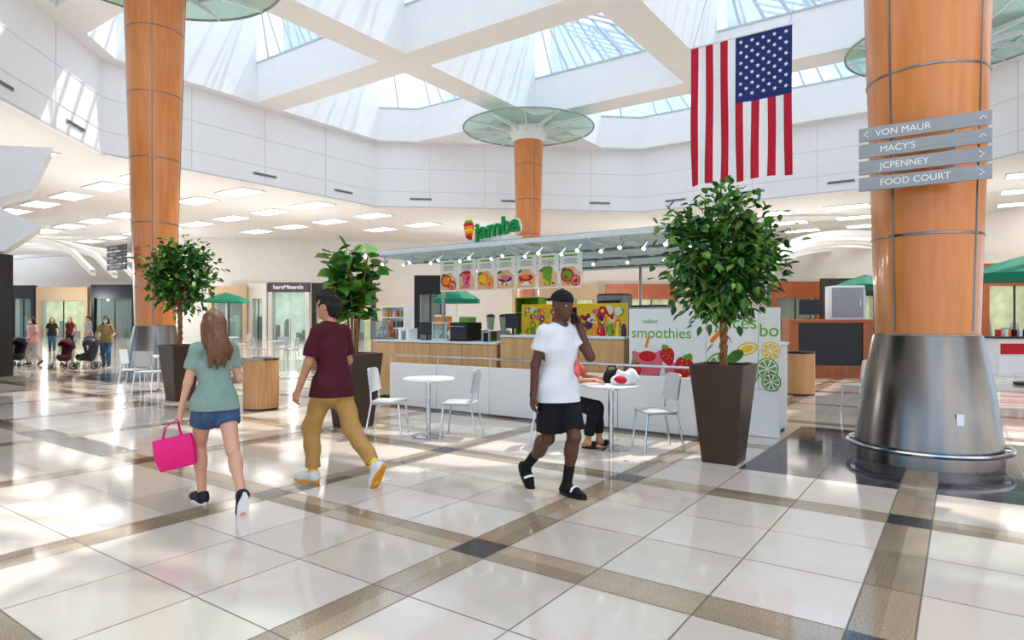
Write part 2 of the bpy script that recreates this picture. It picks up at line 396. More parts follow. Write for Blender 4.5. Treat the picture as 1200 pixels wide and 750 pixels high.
    if face:
        for sg in(-1,1):
            mb=MB(); mb.use(EYE).sph(loc3(HP(sg*.033,.081,.118)),.0125*k,10,8); mb.use(IRIS).sph(loc3(HP(sg*.033,.089,.118)),.0062*k,8,6); mb.build('eye',None,root)
            mb=MB(); mb.tube([loc3(HP(sg*(.016+.016*i),.096-.004*i*i,.140+.004*(i==1))) for i in range(3)],.0035*k,5); mb.build('eyebrow',hair,root)
        mb=MB(); mb.tube([loc3(HP(x,.103-abs(x)*.35,.052)) for x in(-.022,-.01,0,.01,.022)],[.002,.0045,.005,.0045,.002],6); mb.build('mouth',LIPD if skin is SKIND else LIP,root)
    for w in wear:
        ty,m=w[0],w[1]; o=w[2] if len(w)>2 else {}
        if ty=='tee':
            hem=o.get('hem',-.1); fr=o.get('sl',.6); lo=o.get('loose',0.)
            stand=legs['l'][1][2]<pel[2]-.3
            Q=[cone(pel+N(0,-.012,hem-(.06 if stand else 0)),pel+N(0,-.006,.06),.178+lo,.162+lo,.9,.04,not stand),cone(pel+N(0,-.004,.04),pel+N(0,0,.16),.162+lo,.144*bw+lo,.8,.04),cone(pel+N(0,lean*.3,.13),nb+N(0,0,-.2),.144*bw+lo,.166*bw+lo*.6,.72,.04),
               cone(nb+N(0,0,-.2),nb+N(0,0,-.07),.166*bw,.112*bw,.66,.04),cone(shL,shR,.066*bw,None,1,.04),cone(nb+N(0,-.01,-.05),nb+N(0,.0,.01),.075*bw,.066*bw,1,.03,False,True)]
            pls=[]
            if stand:
                for sd,sg in(('l',-1),('r',1)):
                    hip,kn,an=legs[sd]; Q.append(cone(hip,hip+(kn-hip)*.6,.114,.112,1,.05)); Q.append(ell(pel+N(sg*.075,-.054,-.08),(.106,.104,.135),.04))
                pls=[((0,0,-1),-(pel[2]+hem))]
            for sd in'lr':
                sh,el,wr=arms[sd]
                if fr<=1: Q.append(cone(sh,sh+(el-sh)*fr,.063*bw,.066*bw,1,.03,False,True))
                else: Q+= [cone(sh,el,.064*bw,.053*bw,1,.03),cone(el,el+(wr-el)*(fr-1),.053*bw,.04*bw,1,.02,False,True)]
            sdfobj('shirt',m,root,Q,h,k,subs=[ell(nb+N(0,.025,.03),(.062,.07,.06))],planes=pls,wob=.009,wf=(26,22,21))
        elif ty in('shorts','pants'):
            fr=o.get('len',.5); r1=o.get('r',.098)
            Q=[cone(pel+N(0,0,-.07),pel+N(0,0,.09),.153,.136*bw,.75,.04,False,True)]
            for sg in(-1,1): Q.append(ell(pel+N(sg*.075,-.055,-.08),(.092,.088,.102),.04))
            for sd in'lr':
                hip,kn,an=legs[sd]
                if ty=='shorts': Q.append(cone(hip,hip+(kn-hip)*fr,.097,r1,1,.035,False,True))
                else: Q+= [cone(hip,kn,.095,r1*.78,1,.035),cone(kn,an+(kn-an)*o.get('cuff',.08),r1*.78,r1*.62,1,.02,False,True)]
            sdfobj('trousers' if ty=='pants' else 'shorts',m,root,Q,h,k,wob=.005 if ty=='shorts' else .009,wf=(22,20,34))
        elif ty in('shoe','slide','sock'):
            for sd in'lr':
                B,f,n,an=feet[sd]; hip,kn,_=legs[sd]; side=np.cross(f,n)
                if ty=='sock':
                    sdfobj('sock',m,root,[cone(an+(kn-an)*o.get('up',.35),an-n*.02,.047,.041,1,.02,True),cone(an-n*.02,B-f*.165+n*.04,.041,.039,1,.02),cone(an-n*.02,B+n*.034,.042,.036,1,.03),cone(B+n*.034,B+f*.06+n*.026,.037,.027,1,.02)],h,k); continue
                if ty=='shoe':
                    s=sdfobj('shoe',m,root,[cone(an+n*.005,B-f*.155+n*.05,.05,.045,1,.02,True),cone(B-f*.155+n*.048,B+n*.04,.047,.046,1,.02),cone(B+n*.04,B+f*.07+n*.034,.046,.036,1,.02),cone(an-n*.01,B-f*.03+n*.05,.044,.04,1,.03)],h,k,planes=[(-n,-(n.dot(B)+.012))])
                    sm=o.get('sole',WHITE)
                else:
                    s=sdfobj('sandal',m,root,[cone(B-f*.07+n*.045,B-f*.01+n*.036,.052,.048,1,.01,True,True)],h,k,planes=[(-n,-(n.dot(B)+.01))]); sm=o.get('sole',BLACK)
                    if o.get('strap'): sdfobj('strap_print',o['strap'],s,[cone(B-f*.05+n*.045,B-f*.028+n*.04,.0545,.053,1,.01,True,True)],h,k,planes=[(-n,-(n.dot(B)+.045))])
                out=[]
                for i in range(18):
                    t=2*PI*i/18; al=-.055+.152*cos(t); wd=.047*(1+.12*cos(t))*sin(t); out.append(B+f*al+side*wd)
                vs=[loc3(q) for q in out]+[loc3(q+n*.028) for q in out]
                fs=[tuple(range(17,-1,-1)),tuple(range(18,36))]+[(i,(i+1)%18,18+(i+1)%18,18+i) for i in range(18)]
                if np.dot(np.cross(f,side),n)<0: fs=[q[::-1] for q in fs]
                link_mesh('sole',vs,fs,sm,s)
        elif ty=='hair':
            Q=[ell(HP(0,-.006,.135),(.086,.103,.108),.02,Rm),ell(HP(0,-.045,.10),(.075,.07,.09),.02,Rm)]
            if o.get('top'):
                Q+= [ell(HP(0,.03,.215),(.066,.075,.045),.03,Rm),ell(HP(0,-.06,.075),(.064,.05,.075),.02,Rm)]
                rr_=random.Random(3)
                for q in range(26):
                    a=rr_.uniform(0,2*PI); e=rr_.uniform(.1,1.4); d=N(cos(a)*cos(e)*.084,sin(a)*cos(e)*.1,sin(e)*.108); b0=HP(*(d+N(0,-.004,.135))); Q.append(cone(b0,b0+Rm@(d*.22+N(0,.018,-.006)),.02,.008,1,.015))
            sub=[ell(HP(0,.105,.07),(.068,.085,.105),.02,Rm),ell(HP(.085,.03,.08),(.03,.05,.055),.02,Rm),ell(HP(-.085,.03,.08),(.03,.05,.055),.02,Rm)]
            if o.get('long'):
                L=o['long']; b=nb
                Q+=[cone(HP(0,-.045,.09),b+N(0,-.085,-.02),.085,.088,.7,.04),cone(b+N(0,-.085,-.02),b+N(.01,-.125,-L*.6),.092,.08,.55,.04),cone(b+N(.01,-.125,-L*.6),b+N(.02,-.125,-L),.08,.04,.5,.04)]
                for sg in(-1,1): Q.append(cone(HP(sg*.07,-.01,.08),b+N(sg*.085,-.03,-.05),.04,.035,1,.03))
                for q in range(7): x=-.075+.025*q; Q.append(cone(b+N(x,-.12,-L*.4),b+N(x*1.15+.012*(-1)**q,-.135,-L-.03-.02*(q%3)),.03,.009,1,.012))
                sub=sub[:1]
            sdfobj('hair',m,root,Q,h,k,subs=sub,wob=.010,wf=(95,60,16) if o.get('long') else (90,80,70))
        elif ty=='cap':
            cy=R(o.get('turn',0)); Rc=Rm@np.array(Matrix.Rotation(cy,3,'Z')); CP=lambda x,y,z: hp+Rc@N(x,y,z)
            b=sdfobj('cap',m,root,[ell(HP(0,-.002,.15),(.09,.11,.095),.02,Rm)],h,k,planes=[(-Rm[:,2],-(Rm[:,2].dot(HP(0,0,.148))))])
            Ry=Rc@np.array(Euler((R(-14),0,0)).to_matrix())
            sdfobj('brim',m,b,[ell(CP(0,.128,.148),(.078,.085,.011),.02,Ry)],h,k)
        elif ty=='mask':
            sdfobj('face_mask',m,root,[ell(HP(0,.07,.055),(.062,.052,.055),.02,Rm)],h,k,planes=[(-Rm[:,1],-(Rm[:,1].dot(HP(0,.04,0))))])
    root_m=Matrix.Translation(V(loc))@Matrix.Rotation(rz,4,'Z')
    T=lambda q: root_m@V(tuple(q*k))
    return root,{'l':T(Hw['l']),'r':T(Hw['r']),'head':T(HP(0,0,.12))}
# ================================================================ SHELL
fl=MB(); fl.add([(-90,-45,0),(70,-45,0),(70,90,0),(-90,90,0)],[(0,1,2,3)])
o=fl.build('floor',FLOOR,loc=(CX,CY,0),rz=RZ); struct(o)
ZF,ZT=8.2,12.0
OCT=[(3.2,28.2),(18,28.2),(28.9,16),(28.9,2.6),(18,-9.6),(3.2,-9.6),(-9.5,2.6),(-9.5,16)]
def seg_wall(name,a,b,z0,z1,th,m):
    a=V((a[0],a[1],0));b=V((b[0],b[1],0)); d=(b-a); mb=MB()
    mb.box(((a+b)/2).to_tuple()[:2]+((z0+z1)/2,),(d.length+th*.4,th,z1-z0),rz=math.atan2(d.y,d.x)); return struct(mb.build(name,m))
sides={7:'left',0:'left_rear',1:'rear_corner',2:'rear',3:'right'}
tn=[0]
cen=W(9.7,9.3)
for i,nm in sides.items():
    a=W(*OCT[i]);b=W(*OCT[(i+1)%8])
    seg_wall('wall_'+nm,a,b,ZF,ZT+.25,.3,WALL)
    d=(b-a).normalized(); n=V((-d.y,d.x,0)); 
    if n.dot(cen-a)<0: n=-n
    mb=MB(); ang=math.atan2(d.y,d.x); L=(b-a).length
    for z in(9.15,10.5): mb.box((a+b)/2+n*.155+V((0,0,z)),(L,.012,.025),rz=ang)
    k=int(L/3)
    for j in range(1,k): mb.box(a+d*(L*j/k)+n*.155+V((0,0,(ZF+ZT)/2)),(.025,.012,ZT-ZF),rz=ang)
    mb.box((a+b)/2+n*.16+V((0,0,ZF+.04)),(L,.06,.08),rz=ang)
    tn[0]+=1; struct(mb.build('trim_%d'%tn[0],SEAM2))
    sidename={7:'near left wall',0:'left wall',1:'rear corner wall',2:'rear wall',3:'right wall'}[i]
    kk=max(2,int(L/4.2))
    for j in range(kk):
        p=a+d*(L*(j+.5)/kk)+n*.17+V((0,0,8.72)); t=thing('slot_vent','dark slot air vent low on the white %s above the concourse'%sidename,'air vent',p,ang,'slot vents on the '+sidename)
        mb=MB(); mb.box((0,0,0),(1.3,.03,.13)); mb.build('vent_frame',SEAM,t)
        sg=-1 if n.dot(V((-d.y,d.x,0)))<0 else 1
        for q in range(3): mb=MB(); mb.box((0,.012*sg,-.035+.035*q),(1.22,.03,.016)); mb.build('slat',VENT,t)
# concourse ceiling
mb=MB(); pts=[W(*OCT[i]) for i in(6,7,0,1,2,3,4,5)]
for i in range(7):
    a,b=pts[i],pts[i+1]; a2=cen+(a-cen)*3.2;b2=cen+(b-cen)*3.2
    mb.add([(a.x,a.y,ZF),(a2.x,a2.y,ZF),(b2.x,b2.y,ZF),(b.x,b.y,ZF)],[(0,1,2,3)])
    mb.add([(a.x,a.y,ZF+.2),(a2.x,a2.y,ZF+.2),(b2.x,b2.y,ZF+.2),(b.x,b.y,ZF+.2)],[(3,2,1,0)])
struct(mb.build('ceiling',CEIL))
# skylights: sawtooth monitors, tall white wall toward +v, glazed slope and gable sides
def clip(poly,oct_):
    out=poly
    n=len(oct_)
    cc=(9.7,9.3)
    for i in range(n):
        a=oct_[i];b=oct_[(i+1)%n]
        f=lambda p:(b[0]-a[0])*(p[1]-a[1])-(b[1]-a[1])*(p[0]-a[0])
        sg=1 if f(cc)>0 else -1
        new=[]
        for j in range(len(out)):
            p=out[j];q=out[(j+1)%len(out)];fp=f(p)*sg;fq=f(q)*sg
            if fp>=0: new.append(p)
            if fp*fq<0: t=fp/(fp-fq); new.append((p[0]+(q[0]-p[0])*t,p[1]+(q[1]-p[1])*t))
        out=new
        if len(out)<3: return []
    r=[]
    for p in out:
        if not r or (abs(p[0]-r[-1][0])+abs(p[1]-r[-1][1]))>.4: r.append(p)
    if len(r)>1 and abs(r[0][0]-r[-1][0])+abs(r[0][1]-r[-1][1])<.4: r.pop()
    return r
def inset(poly,d):
    n=len(poly); ar=sum(poly[i][0]*poly[(i+1)%n][1]-poly[(i+1)%n][0]*poly[i][1] for i in range(n))
    sg=1 if ar>0 else -1; Ls=[]
    for i in range(n):
        a=V(poly[i]);b=V(poly[(i+1)%n]); t=(b-a).normalized(); nn=V((-t.y,t.x))*sg; Ls.append((a+nn*d,t))
    out=[]
    for i in range(n):
        p,t=Ls[i-1];q,s=Ls[i]; dn=t.x*s.y-t.y*s.x
        if abs(dn)<1e-4: out.append(tuple(q)); continue
        w=((q-p).x*s.y-(q-p).y*s.x)/dn; out.append(tuple(p+t*w))
    return out
US=[-8.4,1.1,10.5,19.9,28.9];VS=[-9.6,-.3,9.0,18.3,28.2]
wn=0
FRAME=mat('skylight_frame',(192,200,207),.5,var=.02)
for i in range(4):
    for j in range(4):
        poly=clip([(US[i],VS[j]),(US[i+1],VS[j]),(US[i+1],VS[j+1]),(US[i],VS[j+1])],OCT)
        if len(poly)<3: continue
        ins=inset(poly,.72); n=len(poly)
        c=(sum(p[0] for p in ins)/n,sum(p[1] for p in ins)/n)
        size=min((V(p)-V(c)).length for p in ins)
        if size<1.5: continue
        wn+=1
        vmin=min(p[1] for p in ins);vmax=max(p[1] for p in ins)
        base=1.9; slope=.48
        zt=lambda p:ZT+base+slope*(p[1]-vmin)
        mb=MB()
        B0=[W(*p,z=ZT) for p in poly];I0=[W(*p,z=ZT) for p in ins];I1=[W(*p,z=ZT+base) for p in ins];I2=[W(*p,z=zt(p)) for p in ins]
        g=MB(); f=MB()
        g.use(GLAZE).add(I2,[tuple(range(n))])
        for q in range(n):
            r=(q+1)%n
            mb.add([B0[q],I0[q],I0[r],B0[r]],[(0,1,2,3)]); mb.add([I0[q],I1[q],I1[r],I0[r]],[(0,1,2,3)])
            tv=abs(ins[q][1]-vmax)<.15 and abs(ins[r][1]-vmax)<.15
            if tv: mb.add([I1[q],I2[q],I2[r],I1[r]],[(0,1,2,3)])
            elif not(abs(ins[q][1]-vmin)<.15 and abs(ins[r][1]-vmin)<.15):
                g.use(GLAZE2).add([I1[q],I2[q],I2[r],I1[r]],[(0,1,2,3)])
                e=(I1[r]-I1[q]); k=max(2,int(e.length/.9))
                lo_,hi_=(q,r) if zt(ins[q])<zt(ins[r]) else (r,q)
                for w in range(1,k):          # raking glazing bars
                    t=w/k; t2=min(1,t+.22); f.tube([I1[lo_].lerp(I1[hi_],t),I2[lo_].lerp(I2[hi_],t2)],.055,4)
                f.tube([I1[q],I1[r]],.06,4)
            f.tube([I2[q],I2[r]],.08,4)
        struct(mb.build('ceiling',WALL))
        g=struct(g.build('window_%d'%wn,None,sharp=5))
        umin=min(p[0] for p in ins);umax=max(p[0] for p in ins)
        def cross(axis,val):
            o=[]
            for q in range(n):
                p,r=ins[q],ins[(q+1)%n]; a,b=p[axis]-val,r[axis]-val
                if a*b<0: t=a/(a-b); o.append((p[0]+(r[0]-p[0])*t,p[1]+(r[1]-p[1])*t))
            return o
        k=max(2,int((umax-umin)/.85))
        for w in range(1,k):
            o=cross(0,umin+(umax-umin)*w/k)
            if len(o)==2: f.tube([W(*o[0],z=zt(o[0])),W(*o[1],z=zt(o[1]))],.10,4)
        k=max(2,int((vmax-vmin)/2.6))
        for w in range(1,k):
            o=cross(1,vmin+(vmax-vmin)*w/k)
            if len(o)==2: f.tube([W(*o[0],z=zt(o[0])),W(*o[1],z=zt(o[1]))],.12,4)
        f.build('window_frame',FRAME,g)
# far walls
def PXW(px,Y): p=AT(px,Y); return (p.x,p.y)
pl=[PXW(-60,62),PXW(165,62),PXW(165,51),PXW(500,55),PXW(900,53),PXW(1040,46),PXW(1250,36),PXW(1500,28)]
for i in range(len(pl)-1): seg_wall('wall_far_%s'%('left','step','left_rear','rear','right_rear','right','far_right')[i],pl[i],pl[i+1],0,ZF,.3,WALLC)
# left near bulkhead
prof=[(-12.2,6.1),(-12.75,5.0),(-13.6,4.75),(-13.6,4.5),(-12.5,4.0),(-13.5,3.35),(-17,3.3),(-17,6.3)]
mb=MB(); n=len(prof); mb.add([(x,17,z) for x,z in prof]+[(x-.9,18.2,z) for x,z in prof],[tuple(range(n)),tuple(range(2*n-1,n-1,-1))]+[(i,n+i,n+(i+1)%n,(i+1)%n) for i in range(n)])
struct(mb.build('wall_left_bulkhead',WALL))
mb=MB(); mb.box((-15.2,17.3,1.65),(3,.55,3.3)); struct(mb.build('wall_left_pillar',BLACK))
# vault ribs in far arms
for sd in(-1,1):
    for i in range(9 if sd<0 else 6):
        Y=41+i*2.3 if sd<0 else 40+i*2.2; mb=MB(); xs=(-54,-27.) ; path=[]
        if sd>0: xs=(AT(905,Y).x,AT(1030,Y).x+3)
        for q in range(21):
            t=q/20; x=xs[0]+(xs[1]-xs[0])*t; z=4.4+3.1*math.sqrt(max(0,1-(2*t-1)**2)) if sd<0 else 5+1.8*math.sqrt(max(0,1-(2*t-1)**2)); path.append((x,Y,z))
        for a,b in zip(path[:-1],path[1:]):
            a=V(a);b=V(b); mb.add([a,b,b+V((0,.5,0)),a+V((0,.5,0)),a+V((0,0,.35)),b+V((0,0,.35)),b+V((0,.5,.35)),a+V((0,.5,.35))],[(0,3,2,1),(4,5,6,7),(0,1,5,4),(3,7,6,2)])
        tn[0]+=1; struct(mb.build('trim_%d'%tn[0],WALL))
# ceiling light panels
cl=None
def inoct(u,v,pad):
    for i in range(8):
        a=OCT[i];b=OCT[(i+1)%8]; f=lambda p:(b[0]-a[0])*(p[1]-a[1])-(b[1]-a[1])*(p[0]-a[0])
        L=math.hypot(b[0]-a[0],b[1]-a[1]); d=f((u,v))/L*(1 if f((9.7,9.3))>0 else -1)
        if d<-pad: return False
    return True
for iu in range(-5,14):
    for iv in range(-6,15):
        u=iu*4.6+1.5; v=iv*4.2+1.0
        if inoct(u,v,1.6): continue
        p=W(u,v,ZF-.03)
        if p.y<15: continue
        px=600+F*p.x/p.y; lim=60 if px<165 else 49
        if p.y>lim or not(-30<px<500 or 890<px<1240): continue
        if p.x>AT(1040,46).x and p.y>44-(p.x-27)*.7: continue
        left=px<600
        lab='bright rectangular light panel in the %s concourse ceiling'%('left' if left else 'right'); gp='ceiling lights of the %s concourse'%('left' if left else 'right')
        if cl is None:
            cl=thing('ceiling_light',lab,'ceiling light',p,RZ,gp)
            mb=MB(); mb.box((0,0,-.012),(2.3,1.2,.02)); mb.build('diffuser',LIGHTP,cl)
            mb=MB(); [mb.box(c,d) for c,d in(((0,.64,0),(2.5,.08,.06)),((0,-.64,0),(2.5,.08,.06)),((1.2,0,0),(.08,1.2,.06)),((-1.2,0,0),(.08,1.2,.06)))]; mb.build('frame',ALU,cl)
        else: dup(cl,p,RZ,lab,group=gp)
# ================================================================ COLUMNS
def column(loc,label):
    t=thing('column',label,'column',loc,RZ)
    rr=lambda z:(.492+.0285*(z-1.35))
    mb=MB(); mb.lathe([(rr(1.33),1.33)]+[(rr(z),z) for z in(3,5,7,9,10.7)],48); mb.build('shaft',WOODC,t)
    for z in(1.36,2.42,4.15,5.9,7.65,9.4):
        mb=MB(); mb.lathe([(rr(z)+.002,z-.014),(rr(z)+.008,z-.011),(rr(z)+.008,z+.011),(rr(z)+.002,z+.014)],48); mb.build('trim_ring',STEEL,t)
    for a in(-122,-32,58,148):
        a=R(a); mb=MB(); mb.tube([(cos(a)*(rr(z)+.001),sin(a)*(rr(z)+.001),z) for z in(1.4,10.6)],.012,6); mb.build('seam_strip',STEEL,t)
    mb=MB(); mb.lathe([(.70,.0),(.69,.25),(.625,.75),(.56,1.1),(.515,1.35),(.47,1.36)],56); b=mb.build('steel_base',STEEL,t)
    mb=MB(); mb.ring((0,0,.16),.765,.024,56); g=mb.build('bumper_rail',CHROME,t)
    for x in range(0,360,45): mb=MB(); mb.cyl((cos(R(x))*.66,sin(R(x))*.66,.16),(cos(R(x))*.76,sin(R(x))*.76,.16),.012); mb.build('bracket',CHROME,g)
    zd=11.35
    mb=MB(); mb.lathe([(.9,zd-.02),(3.3,zd),(3.3,zd+.02),(.9,zd)],64); mb.build('glass_disc',GGLASS,t)
    mb=MB(); mb.ring((0,0,zd),3.34,.04,72); mb.build('disc_rim',GREY,t)
    mb=MB(); mb.ring((0,0,zd+.02),2.1,.02,64); mb.build('inner_ring',GREY,t)
    mb=MB(); mb.lathe([(rr(10.7),10.65),(rr(10.7)+.06,10.75),(1.05,zd-.1),(1.0,zd),(.0,zd+.01)],48); mb.build('crown',ALU,t)
    for x in range(12):
        a=R(x*30); d=V((cos(a),sin(a),0)); mb=MB(); mb.prism([(.8,10.95),(1.2,11.08),(3.3,11.31),(3.3,11.34),(.8,11.32)],-.022,.022,M=Matrix(((d.x,0,-d.y,0),(d.y,0,d.x,0),(0,1,0,0),(0,0,0,1)))); mb.build('rib',ALU,t)
    return t
c1=column((CX,CY,0),'thick cherry wood column with steel base beside the dark tall planter at right')
mb=MB(); mb.box((0,0,0),(.07,.012,.115)); 
ang=R(-62); o=mb.build('outlet_plate',WHITE,c1,(cos(ang)*.66,sin(ang)*.66,.52),ang+PI/2)
column(W(.4,17.9),'cherry wood column behind the smallest leafy planter on the left')
column(W(19,17.9),'distant cherry wood column rising behind the juice kiosk roof')
column(W(19.2,0),'column hidden behind the thick right column, only its glass disc showing')
# directional sign boards on column
SIGN=mat('sign_aluminium',(158,160,162),.4,.4,var=.06,stretch=(.3,4,4)); 
def dirsign(loc,rz,label,words,fm,tm,sc=1.):
    t=thing('directional_sign',label,'sign',loc,rz)
    for i,(w,ar) in enumerate(words):
        z=-.172*i*sc; mb=MB(); mb.box((0,0,z),(1.12*sc,.025,.14*sc)); b=mb.build('board',fm,t,bevel=.004)
        if w: text(w,.092*sc,((-.40 if ar!='<' else -.44)*sc+.03,-.0135,z),tm,b,align='LEFT',ext=.0015)
        def chev(x,dz):
            m2=MB(); s=.028*sc
            P={'<':((s,s),(-s*.4,0),(s,-s)),'>':((-s,s),(s*.4,0),(-s,-s)),'^':((-s,-s*.4),(0,s*.7),(s,-s*.4))}[dz]
            m2.tube([(x+q[0],-.015,z+q[1]) for q in P],.005*sc,5); m2.build('arrow',tm,b)
        if ar=='<': chev(-.5*sc,'<')
        chev(.49*sc,{'<':'^','^':'^','>':'>'}[ar])
    for x in(-.25,.25): mb=MB(); mb.cyl((x*sc,.03,-.25*sc),(x*sc,.34,-.25*sc),.02); mb.box((x*sc,.022,-.26*sc),(.03,.02,.66*sc)); mb.build('bracket',STEEL,t)
p=W(-.80,0)
dirsign((p.x,p.y,3.45),RZ,'grey aluminium directional sign of four boards on the right column',[('VON MAUR','<'),("MACY'S",'^'),('JCPENNEY','>'),('FOOD COURT','>')],SIGN,WHITE)
p=W(-.45,18.2); dirsign((p.x,p.y,3.45),RZ,'small dark directional sign boards on the far left column',[('VON MAUR','<'),("MACY'S",'^'),('JCPENNEY','>'),('FOOD COURT','>')],DARK,WHITE)
# ================================================================ FLAG
FR=mat('flag_red',(190,22,50),.7,var=.06); FW=mat('flag_white',(236,234,232),.7,var=.02); FB=mat('flag_blue',(38,50,110),.7,var=.06)
Yl=16.5; pL=AT(810,Yl); z_top=H+(375-58)/F*Yl; Lw=.1475*Yl; Lh=.214*Yl
fl=thing('flag','large american flag hanging vertically from the skylight beams','flag',(pL.x,pL.y,z_top),RZ)
def fd(x,z): 
    s=-z/Lh; return .05*sin(x*5.2+z*1.1)*(.25+s)+.03*sin(x*11-z*2.2)*s
nx,nz=52,48; vs=[];fs=[];mi=[]
for j in range(nz+1):
    for i in range(nx+1): x=Lw*i/nx; z=-Lh*j/nz; vs.append((x,fd(x,z),z+.02*sin(x*4)*j/nz))
for j in range(nz):
    for i in range(nx):
        a=j*(nx+1)+i; fs.append((a,a+nx+1,a+nx+2,a+1)); st=i//4
        mi.append(2 if (st>=6 and j<nz*.44) else (0 if st%2==0 else 1))
link_mesh('cloth',vs,fs,[FR,FW,FB],fl,mi)
mb=MB(); x0=Lw*6/13
for i in range(9):
    for j in range(11):
        if (i+j)%2: continue
        cx=x0+(Lw-x0)*(i+1)/10; cz=-Lh*.44*(j+1)/12
        pts=[]
        for q in range(10):
            a=q*PI/5; r=.058 if q%2==0 else .024; x=cx+r*cos(a); z=cz+r*sin(a); pts.append((x,fd(x,z)-.008,z+.02*sin(x*4)*(-z/Lh)))
        mb.add(pts,[tuple(range(10))])
mb.build('star_field',FW,fl)
mb=MB(); mb.cyl((-.03,0,.02),(Lw+.03,0,.02),.025); mb.build('pole',ALU,fl)
for x in(.05,Lw-.05): mb=MB(); mb.cyl((x,0,.02),(x,2.15,ZT-z_top),.008,n=6); mb.build('cable',GREY,fl)
# ================================================================ PLANTS
def pot(t,w=.57,b=.36,hh=1.05):
    mb=MB(); 
    def sq(s,z): return [(-s/2,-s/2,z),(s/2,-s/2,z),(s/2,s/2,z),(-s/2,s/2,z)]
    vs=sq(b,0)+sq(w,hh)+sq(w-.05,hh)+sq(w-.09,hh-.08); fs=[(3,2,1,0)]
    for k in range(3):
        for i in range(4): j=(i+1)%4; fs.append((k*4+i,k*4+j,(k+1)*4+j,(k+1)*4+i))
    mb.add(vs,fs); mb.build('planter',POTM,t,bevel=.008)
    mb=MB(); s=w-.085; mb.box((0,0,hh-.09),(s,s,.03)); mb.build('soil',SOIL,t)
def leaves(name,items,mats,parent,w=.3,wt=(5,4,2)):
    vs=[];fs=[];mi=[]
    for c,d,L in items:
        d=d.normalized(); sd=d.cross(V((random.gauss(0,.4),random.gauss(0,.4),1))).normalized(); n=sd.cross(d); b=len(vs)
        vs+=[c,c+d*(.3*L)+sd*(w*.8*L)+n*(.07*L),c+d*(.65*L)+sd*(w*.75*L)+n*(.05*L),c+d*L-V((0,0,.12*L)),c+d*(.65*L)-sd*(w*.75*L)+n*(.05*L),c+d*(.3*L)-sd*(w*.8*L)+n*(.07*L)]
        fs+=[(b,b+1,b+2,b+3),(b,b+3,b+4,b+5)]; m=random.choices(range(len(mats)),wt[:len(mats)])[0]; mi+=[m,m]
    return link_mesh(name,vs,fs,mats,parent,mi,smooth=False)
def tree(px,py,label,zc,rx,rz_,n,zt,leafsize,rot=0.,seed=1,clumps=60,wt=(5,4,2),sp=.12):
    random.seed(seed); p=G(px,py); p.y+=.2; p.x*=(p.y/(p.y-.2)); t=thing('potted_tree',label,'potted plant',p,rot); pot(t)
    mb=MB()
    for q in range(3): mb.tube([(.03*cos(a*1.7+q*2.1),.03*sin(a*1.7+q*2.1),.95+(zt-.95)*a/8) for a in range(9)],.022,7)
    top=V((0,0,zt)); items=[]; bm=MB()
    for i in range(clumps):
        while 1:
            q=V((random.uniform(-1,1),random.uniform(-1,1),random.uniform(-1,1)))
            if .35<q.length<1: break
        if q.z<-.3 : q.x*=.85; q.y*=.85
        c=V((q.x*rx,q.y*rx,zc+q.z*rz_)); bm.tube([top+V((0,0,-.15+.2*random.random())),(top+c)/2+V((0,0,.06)),c],[.012,.008,.004],5)
        for k in range(n//clumps):
            e=c+V((random.gauss(0,sp),random.gauss(0,sp),random.gauss(0,sp*.92))); d=(e-V((0,0,zc-.2))).normalized()*.7+V((random.gauss(0,.6),random.gauss(0,.6),random.gauss(-.25,.5)))
            items.append((e,d,leafsize*random.uniform(.7,1.25)))
    mb.build('trunk',BARK,t); bm.build('branch',BARK,t)
    leaves('foliage',items,[LEAF1,LEAF2,LEAF3],t,.35,wt); return t
tree(848,545,'bushy ficus tree in tall dark planter in front of the smoothie posters',2.22,.53,.63,3300,1.7,.105,RZ,11,64,(3,5,4),.12)
tree(211,470,'round crowned ficus tree in planter in front of the left column',2.36,.52,.56,2400,1.8,.115,RZ,5,56,(3,5,3))
random.seed(9); p=G(414,503); p.x*=(p.y+.25)/p.y; p.y+=.25; t=thing('potted_tree','rubber plant with big glossy leaves in dark planter behind walking man','potted plant',p,RZ); pot(t,.60,.40)
items=[];mb=MB()
for q in range(7):
    a=q*.9; e=V((.30*cos(a),.30*sin(a),2.3+.25*random.random())); path=[V((.04*cos(a),.04*sin(a),.95)),V((.08*cos(a),.08*sin(a),1.5)),e]
    mb.tube(path,[.02,.016,.008],6)
    for k in range(32):
        f=random.uniform(0,1); c=path[1]+(e-path[1])*f; d=V((random.gauss(0,1),random.gauss(0,1),random.gauss(.3,.5))); items.append((c+d.normalized()*.06,d,random.uniform(.19,.29)))
mb.build('trunk',BARK,t); leaves('foliage',items,[LEAF1,LEAFB,LEAF3],t,.46,(2,5,4))
